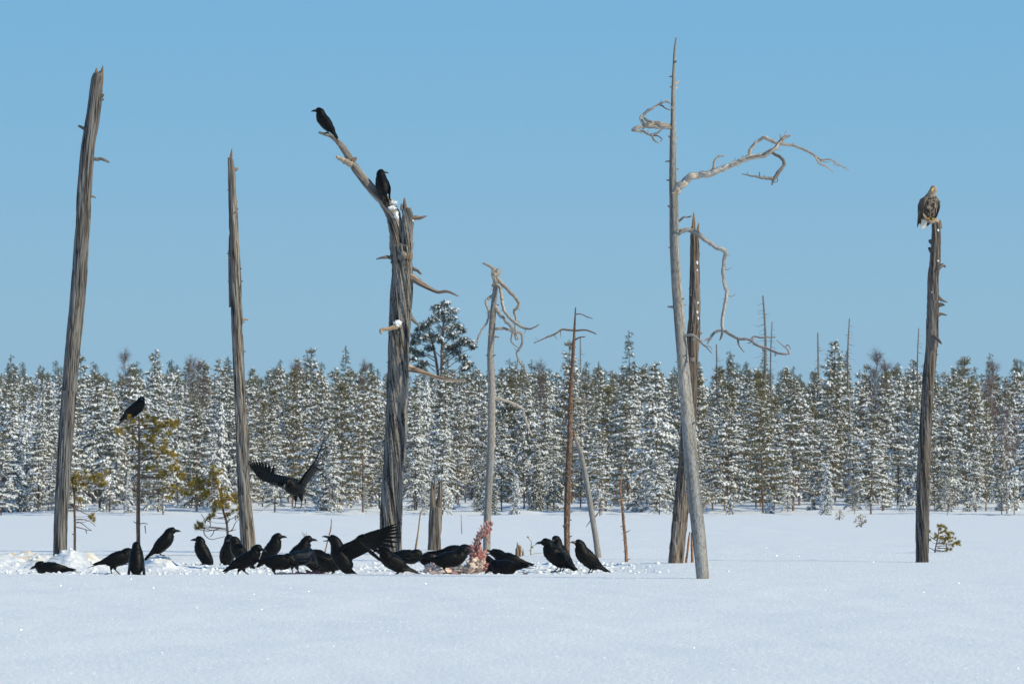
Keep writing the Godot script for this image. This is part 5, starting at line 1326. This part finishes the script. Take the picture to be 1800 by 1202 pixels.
func build_eagle() -> void:
	var d := 66.0
	var at := Vector3(sx(1634, d), sy(386, d), -d + 0.04)
	var n := thing("eagle", at, "large brown eagle with pale head and white tail perched atop the trunk", "bird")
	n.rotation.y = deg_to_rad(-62)
	var dark := Color(0.036, 0.026, 0.02)
	var mid := Color(0.15, 0.115, 0.085)
	var pale := Color(0.34, 0.275, 0.205)
	var a := polar(68)
	var up := Vector3(-a.y, a.x, 0)
	var c := Vector3(-0.02, 0.185, 0)
	var head := c + a * 0.30 + Vector3(0.03, 0.02, 0)
	var hd := polar(-14).rotated(Vector3.UP, deg_to_rad(-52))
	var across := hd.cross(Vector3.UP).normalized()
	var body := MB.new()
	loft(body, [[c - a * 0.20, 0.03, 0.025, dark], [c - a * 0.13, 0.085, 0.075, dark], [c, 0.128, 0.118, mid], [c + a * 0.11, 0.125, 0.115, mid], [c + a * 0.19, 0.092, 0.088, mid.lerp(pale, 0.5)], [c + a * 0.255 + Vector3(0.008, 0, 0), 0.068, 0.068, pale], [head, 0.056, 0.060, pale], [head + hd * 0.03, 0.045, 0.046, pale], [head + hd * 0.052, 0.024, 0.025, pale]], 22, 4, Vector3(0, 0, 1), 0.12, 3.0)
	for s in [-1.0, 1.0]:       # feathered thighs
		loft(body, [[c + Vector3(0.02, -0.05, 0.06 * s), 0.06, 0.065, mid], [Vector3(0.015, 0.06, 0.055 * s), 0.04, 0.042, dark], [Vector3(0.01, 0.015, 0.05 * s), 0.02, 0.02, dark]], 12, 3, Vector3(0, 0, 1), 0.2, s)
	part("body", body.mesh(M.brown_plume), n)
	var r := RandomNumberGenerator.new()
	r.seed = 31
	var pm := MB.new()
	for k in 420:               # body feathers, dark with paler edges, overlapping downwards
		var t := r.randf()
		var th := r.randf() * TAU
		var off := lerpf(-0.13, 0.26, t)
		var w := 0.086 + 0.043 * smoothstep(-0.13, 0.0, off) - 0.034 * smoothstep(0.11, 0.19, off) - 0.027 * smoothstep(0.19, 0.26, off)
		var p := c + a * off + (Vector3(0, 0, 1) * cos(th) + up * sin(th) * 0.94) * w * 1.02
		var out := (Vector3(0, 0, 1) * cos(th) + up * sin(th))
		var tone := mid.lerp(pale, clampf(t * 0.7 + r.randf_range(-0.5, 0.4), 0.0, 1.0)) if r.randf() < 0.62 else dark
		feather(pm, p, -a + out * 0.16, out, 0.065, 0.032, tone, 0.0, 0.9)
	part("body_feathers", pm.mesh(M.brown_plume), n)
	for s in [-1.0, 1.0]:
		var z := Vector3(0, 0, s)
		var wm := MB.new()
		loft(wm, [[c + a * 0.19 + z * 0.08, 0.02, 0.03, mid], [c + a * 0.12 + z * 0.135, 0.028, 0.075, mid], [c - up * -0.01 + z * 0.150, 0.026, 0.09, dark], [c - a * 0.14 + up * 0.03 + z * 0.115, 0.02, 0.06, dark], [c - a * 0.28 + up * 0.045 + z * 0.07, 0.008, 0.03, dark]], 14, 4, Vector3(0, 0, 1), 0.12, s)
		for j in 9:
			var f := j / 8.0
			feather(wm, c + a * lerpf(0.03, -0.1, f) + up * lerpf(-0.05, 0.07, f) + z * lerpf(0.168, 0.13, f), -a + z * -0.2 + up * 0.05, z + up * 0.3, lerpf(0.22, 0.27, f), 0.055, dark.lerp(mid, r.randf() * 0.4), 0.0, 0.7)
		for j in 40:
			var f := r.randf()
			var g := r.randf()
			feather(wm, c + a * lerpf(0.15, -0.08, f) + up * lerpf(-0.06, 0.06, g) + z * (0.168 - 0.2 * absf(g - 0.5) * 0.12), -a, z, 0.06, 0.03, dark.lerp(pale, r.randf() * 0.6), 0.0, 0.9)
		part("wing", wm.mesh(M.brown_plume), n)
	var tm := MB.new()
	for j in 9:
		var s := (j - 4) / 4.0
		feather(tm, c - a * 0.15 + up * 0.02 + Vector3(0, 0, 0.025 * s), -a + up * 0.12 + Vector3(0, 0, 0.18 * s), up, 0.225 - 0.03 * absf(s), 0.05, Color(0.78, 0.77, 0.74), 0.0, 0.9)
	part("tail", tm.mesh(M.hide), n)
	var bm := MB.new()
	var yellow := Color(0.62, 0.40, 0.05)
	var hn := across.cross(hd).normalized()
	loft(bm, [[head + hd * 0.036 + hn * 0.002, 0.020, 0.022, yellow], [head + hd * 0.066 + hn * 0.004, 0.016, 0.020, yellow], [head + hd * 0.090 - hn * 0.006, 0.010, 0.014, yellow], [head + hd * 0.100 - hn * 0.028, 0.004, 0.006, yellow]], 10, 3, across)
	part("beak", bm.mesh(M.horn), n)
	for s in [-1.0, 1.0]:
		var em := MB.new()
		lumpy(em, head + hd * 0.028 + across * 0.040 * s + hn * 0.013, Vector3(0.009, 0.009, 0.009), 1.0, 0.0, [Color(0.5, 0.36, 0.08), Color(0.3, 0.2, 0.05)], 6, 8)
		part("eye", em.mesh(M.horn), n)
		var fm := MB.new()
		for t in [-30.0, 0.0, 30.0]:
			var td := Vector3(cos(deg_to_rad(t)), 0, sin(deg_to_rad(t)))
			loft(fm, [[Vector3(0, 0.022, 0.05 * s), 0.013, 0.013, yellow], [Vector3(0, 0.012, 0.05 * s) + td * 0.04, 0.011, 0.011, yellow], [Vector3(0, -0.012, 0.05 * s) + td * 0.068, 0.004, 0.006, Color(0.03, 0.03, 0.03)]], 8, 2, Vector3(-td.z, 0, td.x))
		part("foot", fm.mesh(M.horn), n)


# ------------------------------------------------------------------ carcass and meat
func build_carcass() -> void:
	var d := 59.0
	var k := d / F
	var at := spot(838, d)
	var o := thing("carcass", at, "stripped red carcass, bare backbone jutting up from a frozen hide", "carcass")
	var loc := func(x: float, y: float, z: float) -> Vector3: return Vector3(sx(x, d) - at.x, sy(y, d) - at.y, z)
	var red := Color(0.24, 0.055, 0.05)
	var pink := Color(0.43, 0.165, 0.14)
	var bone := Color(0.62, 0.46, 0.40)
	var line := [[833.0, 985.0], [835.0, 970.0], [838.0, 955.0], [843.0, 942.0], [851.0, 931.0], [858.5, 924.5], [864.0, 919.5]]
	var pts := []
	for q in line: pts.append([loc.call(q[0], q[1], 0.0), 0.03])
	var dense := spline(pts, 0.012)
	var count := 14
	for v in count:
		var f := v / float(count - 1)
		var ix := int(f * (dense.size() - 2))
		var c: Vector3 = dense[ix][0]
		var t: Vector3 = (dense[ix + 1][0] - c).normalized()
		var left := Vector3(-t.y, t.x, 0)
		var size := lerpf(0.044, 0.032, f)
		var m := MB.new()
		lumpy(m, c, Vector3(size, size * 0.95, size), v * 1.7, 0.4, [red, bone, red, bone, pink], 12, 16, 6.0)
		if v < count - 1:
			var w := 0.7 + 0.5 * absf(sin(v * 2.7))
			limb(m, [[c, size * 0.55], [c + left * 0.036 * w + t * 0.012, 0.012], [c + left * 0.058 * w + t * 0.026, 0.015], [c + left * 0.068 * w + t * 0.032, 0.009]], 8, 0.010, 0.5, 0.0, v, bone if v % 2 else pink, 0.5, 2.0)
			limb(m, [[c, size * 0.5], [c - left * 0.036 * w, 0.014], [c - left * 0.056 * w - t * 0.012, 0.016], [c - left * 0.060 * w + t * 0.008, 0.008]], 8, 0.010, 0.5, 0.0, v + 30.0, pink if v % 2 else red, 0.5, 2.0)
		part("vertebra", m.mesh(M.flesh), o)
	for q in [[[852.0, 930.0], [854.0, 940.0], [858.0, 950.0], [862.0, 956.0]], [[860.0, 926.0], [861.5, 938.0], [860.0, 946.0], [855.0, 955.0]], [[834.0, 968.0], [842.0, 965.0], [845.0, 971.0]]]:
		var p := []
		for j in q.size(): p.append([loc.call(q[j][0], q[j][1], 0.05 + 0.04 * j), lerpf(0.010, 0.005, j / 3.0)])
		var m := MB.new()
		limb(m, p, 8, 0.02, 0.3, 0.0, q[0][0], pink, 0.4, 2.0)
		part("rib", m.mesh(M.flesh), o)
	var fm := MB.new()
	lumpy(fm, loc.call(838.0, 980.0, 0.02), Vector3(0.10, 0.15, 0.10), 2.2, 0.75, [red, pink, Color(0.6, 0.36, 0.31), red, pink], 40, 56, 6.5)
	lumpy(fm, loc.call(850.0, 996.0, 0.06), Vector3(0.10, 0.055, 0.10), 6.2, 0.45, [red, Color(0.2, 0.05, 0.045), pink], 16, 20, 4.0)
	part("flesh", fm.mesh(M.flesh), o)
	var hm := MB.new()
	var fur := Color(0.62, 0.53, 0.42)
	lumpy(hm, loc.call(838.0, 993.0, 0.07), Vector3(0.125, 0.105, 0.11), 9.1, 0.75, [fur, Color(0.72, 0.60, 0.52), Color(0.55, 0.33, 0.27), fur, Color(0.76, 0.70, 0.62)], 40, 56, 7.0)
	lumpy(hm, loc.call(818.0, 1000.0, 0.03), Vector3(0.16, 0.055, 0.12), 4.1, 0.8, [Color(0.78, 0.75, 0.70), fur, Color(0.8, 0.78, 0.75)], 30, 40, 7.0)
	part("hide", hm.mesh(M.hide), o)
	# scraps
	var scrap := func(called: String, label: String, x: float, dd: float, size: Vector3, cols: Array, sd: float, soft: bool) -> void:
		var at2 := spot(x, dd)
		var s := thing(called, at2, label, "meat", "")
		var m := MB.new()
		lumpy(m, Vector3(0, size.y * 0.35, 0), size, sd, 0.8, cols, 28, 40, 6.0)
		part("meat", m.mesh(M.flesh if not soft else M.hide), s)
	scrap.call("meat_scrap", "dark red slab of meat in front of the blue-glossed raven", 548.0, 57.0, Vector3(0.12, 0.055, 0.08), [Color(0.22, 0.045, 0.04), Color(0.4, 0.14, 0.12), Color(0.14, 0.035, 0.035)], 3.3, false)
	scrap.call("meat_scrap", "red shreds of meat under the blue-glossed raven's foot", 519.0, 57.0, Vector3(0.06, 0.055, 0.05), [Color(0.36, 0.08, 0.07), Color(0.55, 0.25, 0.22), Color(0.22, 0.05, 0.045)], 5.3, false)
	scrap.call("hide_scrap", "pale hairy scrap of hide beside the wing-spreading raven", 566.0, 57.3, Vector3(0.13, 0.045, 0.10), [Color(0.72, 0.58, 0.48), Color(0.68, 0.42, 0.36), Color(0.78, 0.72, 0.65)], 7.7, true)
	scrap.call("hide_scrap", "pale scrap of hide under the raven bending over the meat", 500.0, 57.1, Vector3(0.11, 0.035, 0.08), [Color(0.74, 0.64, 0.54), Color(0.66, 0.44, 0.38), Color(0.78, 0.74, 0.68)], 8.4, true)
	scrap.call("hide_scrap", "pinkish clump of hide beneath the fluffed raven", 764.0, 59.4, Vector3(0.11, 0.13, 0.10), [Color(0.74, 0.60, 0.52), Color(0.6, 0.3, 0.25), Color(0.78, 0.7, 0.62)], 1.9, true)
	scrap.call("hide_scrap", "low pinkish strip of hide leading to the carcass", 790.0, 59.0, Vector3(0.22, 0.075, 0.12), [Color(0.74, 0.62, 0.54), Color(0.62, 0.34, 0.28), Color(0.8, 0.74, 0.68)], 2.9, true)
	scrap.call("meat_scrap", "little dark scrap lying alone on the snow before the close-standing pair", 924.0, 55.9, Vector3(0.025, 0.014, 0.02), [Color(0.06, 0.03, 0.03), Color(0.12, 0.05, 0.05)], 2.2, false)


# ------------------------------------------------------------------ sticks and stubs in the snow
func build_small_things() -> void:
	var tan_wood := Color(0.46, 0.36, 0.26)
	var lichen := Color(0.42, 0.38, 0.28)
	var sticks := [["thin pale stick standing behind the wing-spreading raven", 71.0, [[582.5, 912, 0.7], [581, 930, 1.1], [577, 946, 1.1], [571.5, 968, 1.3], [570, 978, 1.4]], tan_wood], ["knobbly lichened stick standing between the thickest trunk and the stump", 78.0, [[739.5, 898, 0.8], [737, 915, 1.2], [734, 940, 1.4], [730.5, 963, 1.6], [730, 970, 1.6]], lichen],
		["hair-thin twig alone on the snow between the stump and curly pine", 112.0, [[810.5, 903, 0.3], [811, 920, 0.6], [811.6, 938, 0.8]], tan_wood], ["orange crooked stake in the gap between the crossing trunks", 65.2, [[1213, 935, 1], [1211, 950, 1.7], [1209, 970, 2], [1206.5, 988, 2.1]], Color(0.62, 0.40, 0.25)], ["straighter brown stake in the gap between the crossing trunks", 65.4, [[1216, 936, 1.2], [1216.5, 960, 2.1], [1217.6, 988, 2.5]], Color(0.42, 0.29, 0.2)]]
	var r := RandomNumberGenerator.new()
	r.seed = 8
	for s in sticks:
		var d: float = s[1]
		var p: Array = s[2]
		var at := spot(p[p.size() - 1][0], d)
		var o := thing("standing_stick", at, s[0], "stick")
		var pts := []
		for j in range(p.size() - 1, -1, -1): pts.append([Vector3(sx(p[j][0], d) - at.x, sy(p[j][1], d) - at.y, 0), p[j][2] * d / F])
		pts.push_front([Vector3(pts[0][0].x, -0.15, 0), pts[0][1]])
		var m := MB.new()
		limb(m, pts, 10, 0.02, 0.3, 0.0, d, s[3], 0.4, 1.5)
		part("stem", m.mesh(M.bark), o)
		for j in 7:
			var f := r.randf_range(0.2, 0.98)
			var q := spline(pts, 0.02)
			var c: Vector3 = q[int(f * (q.size() - 1))][0]
			if c.y < 0.03: continue
			var km := MB.new()
			thin(km, c, c + Vector3(r.randf_range(-1, 1), r.randf_range(0, 0.6), r.randf_range(-1, 1)).normalized() * r.randf_range(0.02, 0.06), 0.005, 0.002, s[3] * 0.6)
			part("twig", km.mesh(M.twig), o)
	# two splintered stubs and the budding shoot beside them
	for q in [["broad splintered stub of wood in the snow past the calling raven", 911.0, 978.0, 952.5, 4.8], ["narrow splinter of wood beside the broad stub", 919.5, 977.0, 963.0, 1.9]]:
		var d: float = 7920.0 / (q[2] - HORIZON)
		var k := d / F
		var at := spot(q[1], d)
		var o := thing("wood_stub", at, q[0], "stump")
		var m := MB.new()
		var h: float = (q[2] - q[3]) * k
		limb(m, [[Vector3(0, -0.1, 0), q[4] * k], [Vector3(0, h * 0.4, 0), q[4] * k * 0.95], [Vector3(-0.01, h * 0.6, 0), q[4] * k * 0.75]], 16, 0.015, 0.3, 0.0, q[1], Color(0.45, 0.32, 0.21), 0.4, 2.0)
		part("stub", m.mesh(M.furrow), o)
		for s in ([[-0.25, 1.0], [0.35, 0.82], [0.75, 0.68]] if q[4] > 3.0 else [[0.0, 1.0]]):
			var sm := MB.new()
			var x: float = s[0] * q[4] * k
			limb(sm, [[Vector3(x, h * 0.3, 0), q[4] * k * 0.5], [Vector3(x, h * 0.7, 0.004), q[4] * k * 0.38], [Vector3(x - 0.005, h * s[1], 0), 0.004]], 10, 0.015, 0.3, 0.0, x, Color(0.47, 0.33, 0.21), 0.4, 2.0)
			part("splinter", sm.mesh(M.furrow), o)
	var d := 73.5
	var at := spot(933, d)
	var o := thing("shoot", at, "small budding shoot rising from the snow beside the wood stubs", "plant")
	var loc := func(x: float, y: float) -> Vector3: return Vector3(sx(x, d) - at.x, sy(y, d) - at.y, 0)
	var sm := MB.new()
	limb(sm, [[loc.call(933.0, 985.0), 0.010], [loc.call(933.0, 970.0), 0.009], [loc.call(934.0, 953.0), 0.007], [loc.call(930.5, 948.0), 0.006], [loc.call(928.0, 944.0), 0.005]], 8, 0.02, 0.3, 0.0, 2.0, tan_wood, 0.3, 1.5)
	part("stem", sm.mesh(M.bark), o)
	for q in [[[933.5, 963.0], [938.0, 959.0], [942.5, 957.0]], [[933.0, 974.0], [942.0, 973.0], [952.5, 972.5]], [[933.0, 968.0], [929.0, 968.0]]]:
		var tm := MB.new()
		for j in q.size() - 1: thin(tm, loc.call(q[j][0], q[j][1]), loc.call(q[j + 1][0], q[j + 1][1]) + Vector3(0, 0, 0.02), 0.006, 0.004, tan_wood * 0.7)
		part("twig", tm.mesh(M.twig), o)
	for q in [[928.0, 944.0], [936.0, 962.0]]:
		var bm := MB.new()
		lumpy(bm, loc.call(q[0], q[1]), Vector3(0.02, 0.018, 0.018), q[0], 0.4, [Color(0.28, 0.26, 0.08), Color(0.2, 0.2, 0.06)], 8, 10, 3.0)
		part("bud", bm.mesh(M.needles), o)
